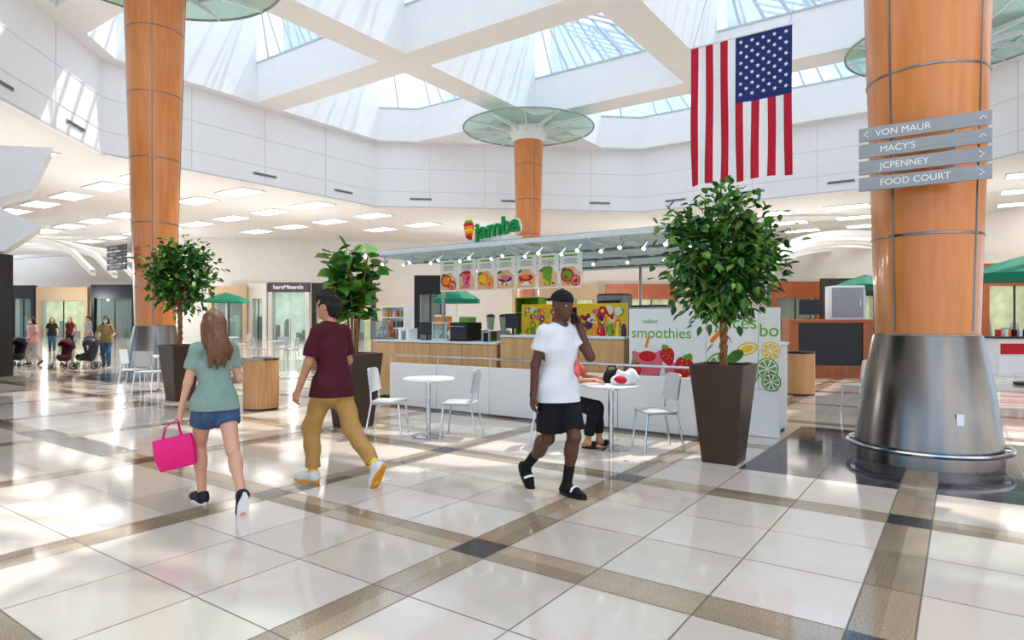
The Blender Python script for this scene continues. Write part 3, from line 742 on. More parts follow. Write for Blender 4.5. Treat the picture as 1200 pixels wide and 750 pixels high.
# ================================================================ KIOSK
hw=thing('half_wall','low glossy white partition wall with steel handrail around the kiosk front','partition',K(-5.2,-.3),RZ)
for i in range(5):
    mb=MB(); x0=-2.8+i*1.11; mb.box((x0+.55,0,.40),(1.10,.06,.74)); mb.build('panel',WHITE,hw,bevel=.006)
mb=MB(); mb.box((2.72,.28,.40),(.06,.46,.74)); mb.build('panel',WHITE,hw,bevel=.006)
mb=MB(); mb.box((0,.0,.015),(5.55,.08,.03)); mb.build('kick_rail',STEEL,hw)
mb=MB(); mb.tube([(-2.8,0,.90),(2.7,0,.90),(2.72,.05,.90),(2.72,.5,.90)],.02,8); mb.build('handrail',CHROME,hw)
for i in range(6):
    mb=MB(); mb.cyl((-2.78+i*1.1,0,.77),(-2.78+i*1.1,0,.9),.013); mb.build('post',CHROME,hw)
def counter(label,s0,s1,u0,u1,zt,front,top,toe=True):
    t=thing('counter',label,'counter',K((s0+s1)/2,(u0+u1)/2),RZ); w=s1-s0;d=u1-u0
    mb=MB(); mb.box((0,.02,(zt-.04)/2+.04),(w-.04,d-.06,zt-.12)); mb.build('body',front,t)
    mb=MB(); mb.box((0,0,zt-.02),(w,d,.04)); mb.build('worktop',top,t,bevel=.005)
    mb=MB(); mb.box((0,.03,.02),(w-.1,d-.12,.04)); mb.build('kick_plate',BLACK,t)
    k=max(2,int(w/.75))
    for i in range(k):
        mb=MB(); mb.box((-w/2+w*(i+.5)/k,-d/2+.015,zt*.5+.02),(w/k-.012,.022,zt-.14)); mb.build('front_panel',front,t)
    return t
ctR=counter('maple fronted service counter under the fruit picture panel',SX(592,.45),SX(736,.45),.3,.9,1.27,MAPLE,ALU)
ctL=counter('lower maple counter at the left end of the kiosk holding the black oven',SX(443,.45),SX(588,.45),.3,.9,1.14,MAPLE,ALU)
ctB=counter('white back counter inside the kiosk carrying blenders and machines',-7.4,-2.6,2.6,3.3,1.05,WHITE,ALU)
ctP=counter('white counter behind the smoothie and juice posters',-3.62,-1.62,.45,1.0,1.22,WHITE,ALU)
# posters
def panel(name,label,cat,s0,s1,u,z0,z1,m,extra_rz=0,th=.05):
    t=thing(name,label,cat,K((s0+s1)/2,u,z0),RZ+extra_rz); mb=MB(); mb.box((0,0,(z1-z0)/2),(s1-s0,th,z1-z0)); mb.build('panel',m,t,bevel=.003); return t,s1-s0,z1-z0
def strawberry(mb,x,z,r,y,rot=0):
    mb.use(RED); pts=[]
    for i in range(16):
        a=2*PI*i/16; rr=r*(1-.28*sin(a)*0.5); px,pz=rr*cos(a)*(.8+.25*sin(a)),rr*sin(a)
        pts.append((x+px*cos(rot)-pz*sin(rot),z+px*sin(rot)+pz*cos(rot)))
    mb.poly(pts,y); mb.use(YELLOW)
    for i in range(7):
        a=i*2.4; q=r*.6*math.sqrt((i+.5)/7); mb.disc(x+q*cos(a),z+q*sin(a),r*.06,y-.0006,6)
    mb.use(LGREEN)
    for a in(-.6,0,.6): mb.disc(x+r*.9*sin(-rot+a*.5),z+r*.95*cos(rot),r*.3,y-.001,8,.5,1,a+rot)
def slice_(mb,x,z,r,y,m1=KIWI,m2=LEAF3,m3=PAPER2):
    mb.use(m1).disc(x,z,r,y,24); mb.use(m3).disc(x,z,r*.88,y-.0008,24); mb.use(m2)
    for q in range(8):
        a=q*PI/4; mb.poly([(x+r*.1*cos(a),z+r*.1*sin(a)),(x+r*.78*cos(a-.3),z+r*.78*sin(a-.3)),(x+r*.82*cos(a),z+r*.82*sin(a)),(x+r*.78*cos(a+.3),z+r*.78*sin(a+.3))],y-.0016)
y=-.0275
t,w,hh=panel('smoothie_poster','white poster reading smoothies with pink drink and strawberries','poster',SX(738,.3),SX(828,.3),.3,.70,1.68,PAPER)
text('smoothies',.215,(-.08,-.0275,.63),LGREEN,t,ext=.0008); text('radiant',.085,(-.25,-.0275,.80),LGREEN,t,ext=.0008,shear=.3)
mb=MB()
mb.use(PINK).poly([(-.5,.02),(-.1,.02),(-.02,.33),(-.10,.40),(-.42,.42),(-.52,.36)],y); mb.use(RED).disc(-.28,.30,.13,y-.001,20,1,.6); mb.use(PAPER2).disc(-.3,.40,.2,y-.0005,20,1,.3)
strawberry(mb,.02,.32,.13,y-.002,.3); strawberry(mb,.26,.16,.17,y-.004,-.4); strawberry(mb,-.46,.12,.11,y-.002,.2)
mb.use(ORANGE).poly([(-.32,.42),(-.28,.42),(-.24,.58),(-.28,.58)],y-.002); mb.use(PINK).disc(.1,.1,.12,y-.001); mb.use(LGREEN).disc(.42,.86,.03,y); mb.build('artwork',None,t)
t,w,hh=panel('juice_poster','white poster reading juices with lime and cucumber slices behind ficus','poster',SX(828.5,.3),SX(889,.3),.3,.62,1.68,PAPER)
text('juices',.25,(.05,-.0275,.86),LGREEN,t,ext=.0008)
mb=MB()
slice_(mb,.2,.2,.15,y-.003); slice_(mb,-.15,.26,.2,y)
mb.use(YELLOW).disc(.20,.52,.14,y,20,1,.6,.3); mb.use(PAPER2).disc(.20,.52,.115,y-.001,20,1,.55,.3); mb.use(YELLOW).disc(.2,.52,.09,y-.002,20,1,.5,.3); mb.use(ORANGE).poly([(-.3,.62),(-.26,.58),(-.06,.80),(-.1,.84)],y); mb.use(LEAF2).disc(.05,.42,.12,y-.004,16,1,.6,.6)
mb.build('artwork',None,t)
b0,b1=SX(889.5,.3),SX(914,.3)
t,w,hh=panel('bowl_poster','narrow white end poster reading bo above lime and cucumber slices','poster',b0,b1,.3,.62,1.68,PAPER2)
text('bo',.24,(.0,-.0275,.76),LGREEN,t,ext=.0008); mb=MB(); slice_(mb,.02,.5,.12,y,YELLOW,YELLOW); slice_(mb,-.02,.27,.14,y-.003); slice_(mb,.03,.1,.12,y-.006,LEAF2,LEAF3); mb.build('artwork',None,t)
s0,s1=-3.66,b1; mb=MB(); mb.box((0,0,.31),(s1-s0,.05,.61)); o=mb.build('poster_base',WHITE,None,K((s0+s1)/2,.30,0),RZ); tag(o,'plain white base panel under the smoothie and juice posters','base panel')
# fruit picture panel
sA,sB=SX(612,1.25),SX(735,1.25)
t,w,hh=panel('fruit_panel','wide panel printed with colourful mixed fruit above the maple counter','picture panel',sA,sB,1.25,1.0,1.80,YELLOW)
random.seed(4); mb=MB()
for i in range(150):
    m=random.choice([RED,RED,ORANGE,YELLOW,KIWI,LEAF3,PURPLE,PINK,LGREEN,PAPER2]); r=random.uniform(.035,.085); x=random.uniform(-w/2+.09,w/2-.09); z=random.uniform(.1,hh-.09); yy=-.0255-.00004*i
    mb.use(m).disc(x,z,r,yy,14,1,random.uniform(.6,1),random.uniform(0,3)); mb.use(random.choice([PAPER2,m,YELLOW,RED])).disc(x,z,r*.45,yy-.00002,10)
mb.build('artwork',None,t)
for x in(-w/2+.1,w/2-.1): mb=MB(); mb.box((x,0.05,-.5),(.05,.05,1.0)); mb.build('stand',STEEL,t)
# canopy
cs0,cs1,cu0,cu1=-8.25,-2.5,-.55,4.6
cm,cn=(cs0+cs1)/2,(cu0+cu1)/2; cw,cd=cs1-cs0,cu1-cu0; CZ=2.60
ct=thing('kiosk_canopy','flat glass and pale metal canopy roof over the juice kiosk','canopy',K(cm,cn),RZ)
mb=MB(); mb.box((0,0,CZ+.13),(cw,cd,.012)); mb.build('roof_glass',ROOFG,ct)
mb=MB()
for x in(-cw/2,cw/2): mb.box((x,0,CZ+.085),(.05,cd,.07))
for yy in(-cd/2,cd/2): mb.box((0,yy,CZ+.085),(cw+.05,.05,.07))
mb.build('edge_frame',TRUSS,ct)
for i in range(1,12):
    mb=MB(); x=-cw/2+cw*i/12; mb.prism([(-cd/2,CZ+.08),(-cd/2,CZ+.12),(cd/2,CZ+.12),(cd/2,CZ+.08),(cd/4,CZ+.0),(-cd/4,CZ+.0)],-.02,.02,M=Matrix(((0,0,1,x),(1,0,0,0),(0,1,0,0),(0,0,0,1)))); mb.build('rafter',TRUSS,ct)
for yy in(-1.55,-.2,1.4):
    mb=MB(); mb.box((0,yy,CZ+.0),(cw-.1,.04,.04)); mb.build('purlin',STEEL,ct)
for i in range(8):
    x=-cw/2+cw*(i+.5)/8; mb=MB(); mb.tube([(x-.33,-cd/2+.1,CZ+.09),(x,-1.6,CZ-.0),(x+.33,-cd/2+.1,CZ+.09)],.013,6); mb.build('brace',TRUSS,ct)
for x in(-2.6,0.1,2.7):
    for yy in(-.95,2.3):
        mb=MB(); mb.cyl((x,yy,0),(x,yy,CZ+.05),.03); mb.build('post',STEEL,ct)
SPOT=mat('spot_grey',(190,192,195),.4,.3)
for i in range(26):
    x=-2.75+.22*i; yy=(-2.35,-2.05,-.2)[i%3]; mb=MB(); mb.use(SPOT).cyl((x,yy,CZ+.05),(x,yy,CZ-.03),.01); mb.cyl((x,yy+.05,CZ-.01),(x,yy-.06,CZ-.09),.028,.038); mb.use(LIGHTP).cyl((x,yy-.061,CZ-.091),(x,yy-.065,CZ-.094),.026); mb.build('spotlight',None,ct)
# menu boards
fr=['grapefruit halves','a pink smoothie glass','orange slices','a purple berry bowl','a red fruit bowl','a green drink','watermelon and lime']
fc=[(RED,ORANGE),(PINK,RED),(ORANGE,YELLOW),(PURPLE,PINK),(RED,ORANGE),(KIWI,LEAF3),(RED,KIWI)]
MENU=mat('menu_cream',(248,243,234),.45,var=.01); PEACH=mat('menu_peach',(232,176,132),.5,rgb2=(242,210,178),scale=5)
ms0,ms1=SX(516,.2),SX(683,.2); mw=(ms1-ms0)/7
for i in range(7):
    t=thing('menu_board','%s hanging white menu board from left, picturing %s'%(('first','second','third','fourth','fifth','sixth','seventh')[i],fr[i]),'menu board',K(ms0+mw*(i+.5),.2,2.02),RZ,'menu boards under the canopy')
    mb=MB(); mb.box((0,0,.275),(mw-.028,.025,.55)); mb.build('panel',MENU,t)
    mb=MB(); a,b=fc[i]; mb.use(PEACH).poly([(-mw/2+.03,.02),(mw/2-.03,.02),(mw/2-.03,.22),(.05,.33),(-mw/2+.03,.30)],-.0131)
    rr_=random.Random(i)
    if i in(1,5): mb.use(a).poly([(-.07,.05),(.05,.05),(.09,.32),(-.11,.32)],-.0139); mb.use(b).disc(-.01,.32,.1,-.0143,16,1,.3); mb.use(ORANGE).poly([(.0,.33),(.02,.33),(.06,.42),(.04,.42)],-.0141)
    elif i in(3,4): mb.use(PAPER2).poly([(-.15,.17),(-.1,.06),(.06,.06),(.13,.17)],-.0139); mb.use(a).disc(-.01,.18,.14,-.0143,20,1,.4); mb.use(b).disc(-.01,.2,.1,-.0145,16,1,.4)
    else: mb.use(a).disc(-.06,.19,.12,-.0137,20,1,.9); mb.use(b).disc(-.06,.19,.09,-.0145,20,1,.85); mb.use(a).disc(.08,.11,.085,-.0147); mb.use(PAPER2).disc(.08,.11,.06,-.0148); mb.use(a).disc(.08,.11,.05,-.0149)
    for q in range(7): mb.use(rr_.choice([RED,ORANGE,a,b,YELLOW])).disc(-.03+rr_.uniform(-.09,.15),.14+rr_.uniform(-.08,.1),rr_.uniform(.015,.035),-.0151-.0002*q,12,1,.8)
    mb.use(LEAF2).disc(-.12,.29,.045,-.0138,10,1,.5,.5); mb.build('artwork',None,t)
    mb=MB(); mb.use(GREY); [mb.box((0.0,-.0135,.38+.022*k),(mw*.62-.05*(k%2),.002,.009)) for k in range(4)]; mb.use(LGREEN).box((0,-.0135,.50),(mw*.55,.002,.026)); mb.build('printed_lines',None,t)
    for x in(-.12,.12): mb=MB(); mb.cyl((x,0,.55),(x,0,.59),.005,n=6); mb.build('hanger',STEEL,t)
# roof sign
sg=thing('kiosk_sign','green jamba lettering sign with colourful swirl standing on the canopy','sign',K(SX(575,-.5),-.5,CZ+.137),RZ)
tr=(PI/2,R(-6),0)
text('jamba',.36,(.12,-.02,.19),GREEN,sg,'letters',rot=tr,ext=.02,bold=.010,shear=.1)
text('jamba',.36,(.12,.012,.19),WHITE,sg,'letter_outline',rot=tr,ext=.008,bold=.030,shear=.1)
mb=MB()
for i,(m,z,w0) in enumerate(((RED,.07,.025),(ORANGE,.12,.045),(YELLOW,.165,.06),(ORANGE,.21,.07),(RED,.255,.075),(LGREEN,.30,.05))):
    mb.use(m).tube([(-.42+w0*cos(a*PI/6),-.01+.035*sin(a*PI/6),z+.010*a/3) for a in range(13)],.027,7)
mb.build('swirl_emblem',None,sg)
mb=MB(); mb.box((0,.04,.02),(1.1,.04,.04)); [mb.box((x,.04,.09),(.02,.02,.14)) for x in(-.45,-.1,.2,.45)]; mb.build('mount',ALU,sg)
# equipment -----------------------------------------------------------
MUSd=mat('pastry',(190,130,70),.6,var=.2,scale=20)
def put(t,name,m,mb,x,y_,z,label,cat,group):
    o=mb.build(name,m); p=Matrix.Rotation(t.rotation_euler.z,3,'Z')@V((x,y_,z))+t.location; o.location=p; o.rotation_euler=(0,0,t.rotation_euler.z); tag(o,label,cat,group); return o
def eq(name,label,cat,px,w,hgt,dep,u,zb,kind,m=BLACK,m2=STEEL,group=None,goods=''):
    s=SX(px,u); t=thing(name,label,cat,K(s,u,zb),RZ,group)
    def b(n,c,d,mm,bev=.006): q=MB(); q.box(c,d); return q.build(n,mm,t,bevel=bev)
    if kind=='machine':
        b('body',(0,0,hgt*.5),(w,dep,hgt),m2,.012); b('front_panel',(0,-dep/2-.006,hgt*.68),(w*.86,.014,hgt*.42),m); b('drip_tray',(0,-dep/2-.05,.03),(w*.8,.1,.03),m)
        for x in(-w*.2,w*.2): q=MB(); q.cyl((x,-dep/2-.045,hgt*.45),(x,-dep/2-.045,hgt*.3),.015); q.build('spout',CHROME,t)
        b('top_tray',(0,0,hgt+.012),(w*.95,dep*.9,.024),m)
    elif kind=='bottle':
        q=MB(); q.lathe([(w*.5,0),(w*.5,hgt*.62),(w*.22,hgt*.82),(w*.22,hgt*.9)],14); q.build('bottle_body',m,t)
        q=MB(); q.lathe([(w*.26,hgt*.9),(w*.26,hgt),(0.001,hgt)],12); q.build('cap',m2,t)
    elif kind=='monitor':
        b('screen',(0,0,hgt*.65),(w,.03,hgt*.7),m); b('display',(0,-.017,hgt*.65),(w*.9,.004,hgt*.6),m2,0); q=MB(); q.cyl((0,.01,.01),(0,.01,hgt*.4),.02); q.build('stand',m,t); b('foot',(0,0,.008),(w*.5,dep,.016),m)
    elif kind=='oven':
        b('body',(0,0,hgt/2),(w,dep,hgt),m,.01); b('door',(0,-dep/2-.008,hgt*.45),(w*.9,.016,hgt*.75),DARK); q=MB(); q.tube([(-w*.38,-dep/2-.016,hgt*.78),(-w*.38,-dep/2-.05,hgt*.78),(w*.38,-dep/2-.05,hgt*.78),(w*.38,-dep/2-.016,hgt*.78)],.009); q.build('handle',CHROME,t)
    elif kind=='blender':
        b('base',(0,0,hgt*.2),(w,dep,hgt*.4),m,.012); q=MB(); q.lathe([(w*.3,hgt*.4),(w*.42,hgt*.9),(w*.4,hgt*.9),(w*.28,hgt*.42)],18); q.build('jar',CLEAR,t); q=MB(); q.lathe([(w*.43,hgt*.9),(w*.43,hgt*.96),(w*.2,hgt)],18); q.build('lid',BLACK,t)
    elif kind=='dispenser':
        b('base',(0,0,hgt*.2),(w,dep,hgt*.4),m,.01); b('tank',(0,0,hgt*.66),(w*.92,dep*.9,hgt*.5),m2,.01); b('lid',(0,0,hgt*.95),(w,dep,hgt*.08),m); q=MB(); q.cyl((0,-dep/2-.03,hgt*.36),(0,-dep/2-.03,hgt*.24),.014); q.build('tap',CHROME,t)
    elif kind=='case':
        for x in(-w/2+.01,w/2-.01):
            for yy in(-dep/2+.01,dep/2-.01): b('corner_post',(x,yy,hgt/2),(.02,.02,hgt),m,0)
        b('base',(0,0,.02),(w,dep,.04),m); b('top',(0,0,hgt-.01),(w,dep,.02),m); b('shelf',(0,0,hgt*.5),(w-.03,dep-.03,.012),m,0)
        q=MB(); q.box((0,-dep/2+.005,hgt/2),(w-.03,.006,hgt-.05)); q.build('glass',CLEAR,t)
        random.seed(int(px))
        for z in(.04,hgt*.5+.006):
            for k in range(int((w-.08)/.10)):
                q=MB(); q.sph((0,0,.036),.04,12,8,(1,1,.9)); put(t,'pastry',random.choice([MUSd,MUSd,ORANGE]),q,-w/2+.09+.10*k,random.uniform(-.04,.04),z,'small round pastry inside the %s'%goods,'pastry','pastries in the '+goods)
    elif kind=='cups':
        for i,x in enumerate((-w*.3,0,w*.3)):
            q=MB(); hh_=hgt*(1,.75,.88)[i]; n_=int(hh_/.03); pr=[]
            for k in range(n_): pr+= [(w*.13,k*.03),(w*.15,k*.03+.026)]
            q.lathe(pr,14,(x,0,0)); q.build('cup_stack',m2 if i!=1 else m,t)
    elif kind=='shelf':
        for x in(-w/2+.015,w/2-.015): b('side',(x,0,hgt/2),(.03,dep,hgt),m)
        for k in range(4): b('shelf_board',(0,0,.015+k*(hgt-.03)/3),(w-.06,dep,.025),m)
        b('back',(0,dep/2-.01,hgt/2),(w,.015,hgt),m)
        random.seed(int(px))
        for k in range(3):
            for i in range(6):
                q=MB(); q.lathe([(.028,0),(.028,.12),(.012,.16),(.012,.18)],10)
                put(t,'bottle',random.choice([RED,ORANGE,KIWI,PAPER2,TEAL,YELLOW,PURPLE]),q,-w/2+.07+i*(w-.14)/5,-.02,.03+k*(hgt-.03)/3,'small coloured bottle on the %s'%goods,'bottle','bottles on the '+goods)
    elif kind=='bins':
        for i in range(3): b('container',((i-1)*w/3,0,hgt/2*(1,.8,.92)[i]),(w/3-.02,dep,hgt*(1,.8,.92)[i]),(m,m2,m)[i],.008)
        for i in range(3): b('lid',((i-1)*w/3,0,hgt*(1,.8,.92)[i]+.008),(w/3-.01,dep+.01,.016),WHITE)
    return t
eq('espresso_machine','large black and steel machine on the counter right of the fruit panel','machine',765,.62,.5,.36,.79,1.22,'machine',BLACK,STEEL)
eq('oven','black countertop oven on the left maple counter','oven',546,.42,.34,.4,.62,1.14,'oven')
eq('register_screen','black cash register screen near the left end of the kiosk','screen',500,.32,.34,.2,.6,1.14,'monitor',BLACK,DARK)
eq('register_screen','dark order screen on the maple counter beside the fruit panel','screen',601,.3,.36,.2,.62,1.27,'monitor',BLACK,DARK)
eq('pastry_case','small glass pastry case at the left end of the maple counter','display case',452,.5,.36,.35,.62,1.14,'case',STEEL,goods='glass case at the left counter end')
eq('pastry_case','small glass pastry case between the register and the black oven','display case',522,.36,.34,.35,.62,1.14,'case',ALU,goods='glass case beside the oven')
eq('bottle_shelf','white shelf unit of coloured bottles at the kiosk left end','shelf',465,.8,.8,.3,2.9,1.05,'shelf',WHITE,goods='white shelf at the kiosk left end')
eq('juice_dispenser','white juice dispenser with orange tank on the back counter','dispenser',520,.3,.6,.3,2.9,1.05,'dispenser',WHITE,ORANGE)
eq('juice_dispenser','white juice dispenser with green tank on the back counter','dispenser',548,.3,.58,.3,2.9,1.05,'dispenser',WHITE,KIWI)
eq('blender','tall blender with clear jar, left one on the back counter','blender',575,.22,.6,.22,2.9,1.05,'blender',BLACK)
eq('blender','tall blender with clear jar, right one on the back counter','blender',590,.22,.6,.22,2.9,1.05,'blender',GREY)
eq('bottle_shelf','green backed shelf of bright bottles behind the order screen','shelf',622,.6,.95,.3,2.9,1.05,'shelf',LGREEN,goods='green shelf behind the order screen')
eq('cup_stacks','white and teal paper cup stacks above the fruit panel','cups',668,.5,.85,.2,2.8,1.05,'cups',TEAL,WHITE)
eq('cup_stacks','white and red paper cup stacks near the steel machine','cups',692,.4,.78,.2,2.8,1.05,'cups',RED,WHITE)
eq('drink_machine','square steel drink machine behind the fruit panel right end','machine',720,.55,.95,.45,2.9,1.05,'machine',DARK,STEEL)
eq('ingredient_bins','row of lidded grey ingredient bins behind the black machine','bins',800,.7,.5,.35,2.9,1.05,'bins',GREY,WHITE)
eq('cup_stacks','pink and white paper cups standing on the poster counter end','cups',894,.3,.32,.2,.75,1.22,'cups',PINK,WHITE)
eq('small_blender','short black blender on the counter behind the smoothie poster','blender',808,.2,.42,.2,.74,1.22,'blender',BLACK)
eq('napkin_holder','silver napkin and straw holder on the left maple counter','holder',573,.22,.2,.2,.6,1.14,'bins',STEEL,BLACK)
eq('napkin_holder','white condiment bins beside the register on the left counter','holder',478,.3,.22,.25,.6,1.14,'bins',WHITE,GREY)
for i,(px,m,nm) in enumerate(((697,ORANGE,'orange'),(706,RED,'red'),(715,KIWI,'green'),(724,YELLOW,'yellow'),(731,PURPLE,'purple'))):
    eq('juice_bottle','small %s juice bottle on the right end of the maple counter'%nm,'bottle',px,.075,.22,.07,.5,1.27,'bottle',m,WHITE,'juice bottles on the maple counter')
# ================================================================ FURNITURE
CHS=mat('chair_grey',(205,206,205),.45,var=.02)
def make_chair(label,loc,rz,group):
    t=thing('cafe_chair',label,'chair',loc,rz,group)
    mb=MB(); mb.prism(rrect(.42,.41,.06),.445,.468); mb.build('seat',CHS,t,bevel=.006)
    mb=MB(); n=9; vs=[];fs=[]
    for th in(0,.018):
        for j in range(5):
            for i in range(n):
                x=-.2+.4*i/(n-1); z=.58+.31*j/4; yy=-.205-.035*j/4*1.3+.035*(x/.2)**2*1.-th; vs.append((x,yy,z-(.02 if j in(0,4) and i in(0,n-1) else 0)*(1 if j==4 else -1)))
    q=5*n
    for j in range(4):
        for i in range(n-1): a=j*n+i; fs+= [(a,a+n,a+n+1,a+1),(q+a,q+a+1,q+a+n+1,q+a+n)]
    bd=[i for i in range(n)]+[j*n+n-1 for j in range(1,5)]+[4*n+i for i in range(n-2,-1,-1)]+[j*n for j in range(3,0,-1)]
    for i in range(len(bd)): a=bd[i];b=bd[(i+1)%len(bd)]; fs.append((a,b,q+b,q+a))
    mb.add(vs,fs); mb.build('backrest',CHS,t)
    for sx in(-1,1):
        mb=MB(); mb.tube([(sx*.185,.17,.44),(sx*.2,.21,0)],.0125); mb.build('leg',CHROME,t)
        mb=MB(); mb.tube([(sx*.2,-.27,0),(sx*.18,-.19,.44),(sx*.17,-.2,.6),(sx*.165,-.235,.84)],.0125); mb.build('leg',CHROME,t)
        mb=MB(); mb.tube([(sx*.18,.18,.435),(sx*.18,-.19,.435)],.01); mb.build('side_rail',CHROME,t)
    return t
def make_table(label,loc,group,r=.34):
    t=thing('cafe_table',label,'table',loc,0,group)
    mb=MB(); mb.lathe([(r-.015,.735),(r,.742),(r,.758),(r-.01,.765)],40); mb.build('tabletop',WHITE,t)
    mb=MB(); mb.cyl((0,0,.02),(0,0,.735),.03,n=18); mb.cyl((0,0,.70),(0,0,.735),.1); mb.build('pedestal',CHROME,t)
    mb=MB(); mb.lathe([(.21,0),(.215,.012),(.05,.035),(.03,.05)],32); mb.build('base',CHROME,t); return t
T1=G(502,511); T2=G(716,526)
tb=make_table('round white cafe table between two empty chairs before the kiosk',T1,'cafe tables')
dup(tb,T2,0,'round white cafe table with bags on it beside the seated woman')
ch=make_chair('light grey chair left of the empty cafe table, facing right',T1+V((-.52,.05,0)),R(-95),'cafe chairs')
dup(ch,T1+V((.42,-.08,0)),R(80),'light grey chair right of the empty cafe table, facing left')
dup(ch,T2+V((.52,-.02,0)),R(100),'light grey chair with its back to the large ficus planter')
CS=T2+V((-.66,.22,0)); dup(ch,CS,R(-104),'grey chair the seated woman sits on behind the man with phone')
dup(ch,G(1008,484),R(20),'grey chair standing alone beside the steel column base')
TL=G(186,458); dup(tb,TL,0,'small round table at the far left by the planter')
dup(ch,TL+V((-.5,-.05,0)),R(-80),'left chair of the far left table'); dup(ch,TL+V((.1,-.55,0)),R(0),'near chair of the far left table, back to camera'); dup(ch,TL+V((.3,.55,0)),R(170),'rear chair of the far left table near planter')
T5=G(322,424); dup(tb,T5,0,'distant round table behind and right of the oak bin')
for k,(dx,dy,rr,lb) in enumerate(((-.6,0,-90,'left'),(.6,0,90,'right'),(0,.6,180,'rear'))): dup(ch,T5+V((dx,dy,0)),R(rr),'distant %s chair at the table right of the oak bin'%lb)
T6=G(270,415); dup(tb,T6,0,'distant round table seen between the walking woman and the oak bin')
for k,(dx,dy,rr,lb) in enumerate(((-.6,0,-90,'left'),(.6,0,90,'right'))): dup(ch,T6+V((dx,dy,0)),R(rr),'distant %s chair at the table left of the oak bin'%lb)
def bin_(label,px,py,top):
    p=G(px,py); p.x*=(p.y+.3)/p.y; p.y+=.3; t=thing('litter_bin',label,'litter bin',p,RZ)
    n=40; out=[(.29*cos(2*PI*i/n),.29*sin(2*PI*i/n)) for i in range(n)]
    mb=MB(); mb.prism(out,.03,.84); mb.build('body',OAK,t)
    mb=MB(); mb.prism([(x*1.02,y_*1.02) for x,y_ in out],.84,.88); mb.build('lid',top,t)
    mb=MB(); mb.prism([(x*.5,y_*.5) for x,y_ in out],.881,.886); mb.build('opening',BLACK,t)
    mb=MB(); mb.prism([(x*.96,y_*.96) for x,y_ in out],0,.03); mb.build('foot',BLACK,t)
bin_('oak veneered litter bin between the two walking shoppers',306,482,STEEL); bin_('oak veneered litter bin with black lid beyond the juice poster',937,464,BLACK)
# ================================================================ PEOPLE
TEE1=mat('sage_shirt',(142,164,152),.85,var=.06,scale=20); DEN=mat('denim',(72,98,132),.8,var=.2,scale=40); MAR=mat('maroon_shirt',(88,28,42),.85,var=.08); MUS=mat('khaki_cloth',(190,150,90),.85,var=.12,scale=7)
WTEE=mat('white_shirt',(228,228,230),.85,var=.02); BCL=mat('black_cloth',(28,28,31),.85,var=.15); NAVY=mat('black_cap',(24,25,32),.8); SHOEB=mat('shoe_black',(36,36,40),.6); SHOEW=mat('shoe_white',(222,220,216),.6); CORAL=mat('coral_shirt',(214,110,104),.85)
AMBER=mat('amber_sole',(226,156,40),.6)
p=AT(252,5.25); R1,H1=person('young woman walking away in sage shirt and denim shorts, carrying pink bag',p,R(42),1.63,
  dict(pel=(0,0,.912),lean=.03,lf=(-.08,.26,0,5,0),rf=(.08,-.46,0,-5,66),lw=(-.25,.11,.83),lp=(-.3,-1,0),ln=(1,.1,0),lc=38,rw=(.12,.27,1.05),rp=(.6,-1,-.4),hyaw=12,hpitch=-4,tw=6),
  [('tee',TEE1,{'hem':-.065,'sl':.6,'loose':-.004}),('shorts',DEN,{'len':.45,'r':.1}),('shoe',SHOEB,{'sole':WHITE}),('hair',HB,{'long':.15})],SKINL,HB,female=True)
p=AT(390,5.95); R2,H2=person('young man walking away in maroon shirt and khaki trousers',p,R(58),1.80,
  dict(pel=(0,0,.912),lean=.03,sw=.90,lf=(-.08,.31,0,4,0),rf=(.08,-.46,.04,-4,60),lw=(-.26,.16,.84),lp=(-.3,-1,0),ln=(1,.1,0),lc=30,rw=(.14,.28,1.06),rp=(.6,-1,-.4),hyaw=20,hpitch=-6,tw=5),
  [('tee',MAR,{'hem':-.12,'sl':.8,'loose':-.010}),('pants',MUS,{'r':.104,'cuff':.14}),('sock',YELLOW,{'up':.3}),('shoe',SHOEW,{'sole':AMBER}),('hair',HD,{'top':1})],SKINM,HD)
p=AT(653,5.6); R3,H3=person('man in white shirt, black shorts and black cap talking on a phone',p,R(218),1.79,
  dict(pel=(0,0,.922),lean=.03,sw=.94,lf=(-.05,.20,0,4,0),rf=(.06,-.32,.03,-4,48),le=(-.215,.18,1.17),lw=(-.16,.115,1.425),ld=(.30,-.38,1),ln=(1,-.1,0),lc=22,rw=(.235,-.04,.86),rp=(.3,-1,0),hyaw=4,hpitch=-8),
  [('tee',WTEE,{'hem':-.13,'sl':.55,'loose':-.008}),('shorts',BCL,{'len':.86,'r':.106}),('sock',BCL,{'up':.42}),('slide',BCL,{'sole':BLACK,'strap':WHITE}),('cap',NAVY,{'turn':170})],SKIND,HD)
p=CS+V((.13,-.02,0)); R4,H4=person('seated woman in coral top and black trousers behind the man with phone',p,R(-108),1.66,
  dict(pel=(0,-.02,.60),lean=.10,lf=(-.09,.56,0,5,0),rf=(.09,.44,0,-5,0),kp=(0,.4,1),lw=(-.14,.40,.86),lp=(-1,-.3,-.6),rw=(.16,.40,.86),rp=(1,-.3,-.6),ld=(.2,1,-.1),rd=(-.2,1,-.1),ln=(0,0,-1),rn=(0,0,-1),hpitch=-14),
  [('tee',CORAL,{'hem':-.02,'sl':.7}),('pants',BCL,{'r':.1,'cuff':.2}),('slide',BCL,{}),('hair',HD,{'long':.12})],SKINM,HD,female=True)
# phone
hd=H3['l']; ph=thing('phone','black phone held to the ear of the man in white','phone',hd,R(218)); mb=MB(); mb.box((.010,0,.02),(.012,.07,.145)); mb.build('case',BLACK,ph,bevel=.004); mb=MB(); mb.box((.0175,0,.02),(.002,.062,.13)); mb.build('screen',DARK,ph)
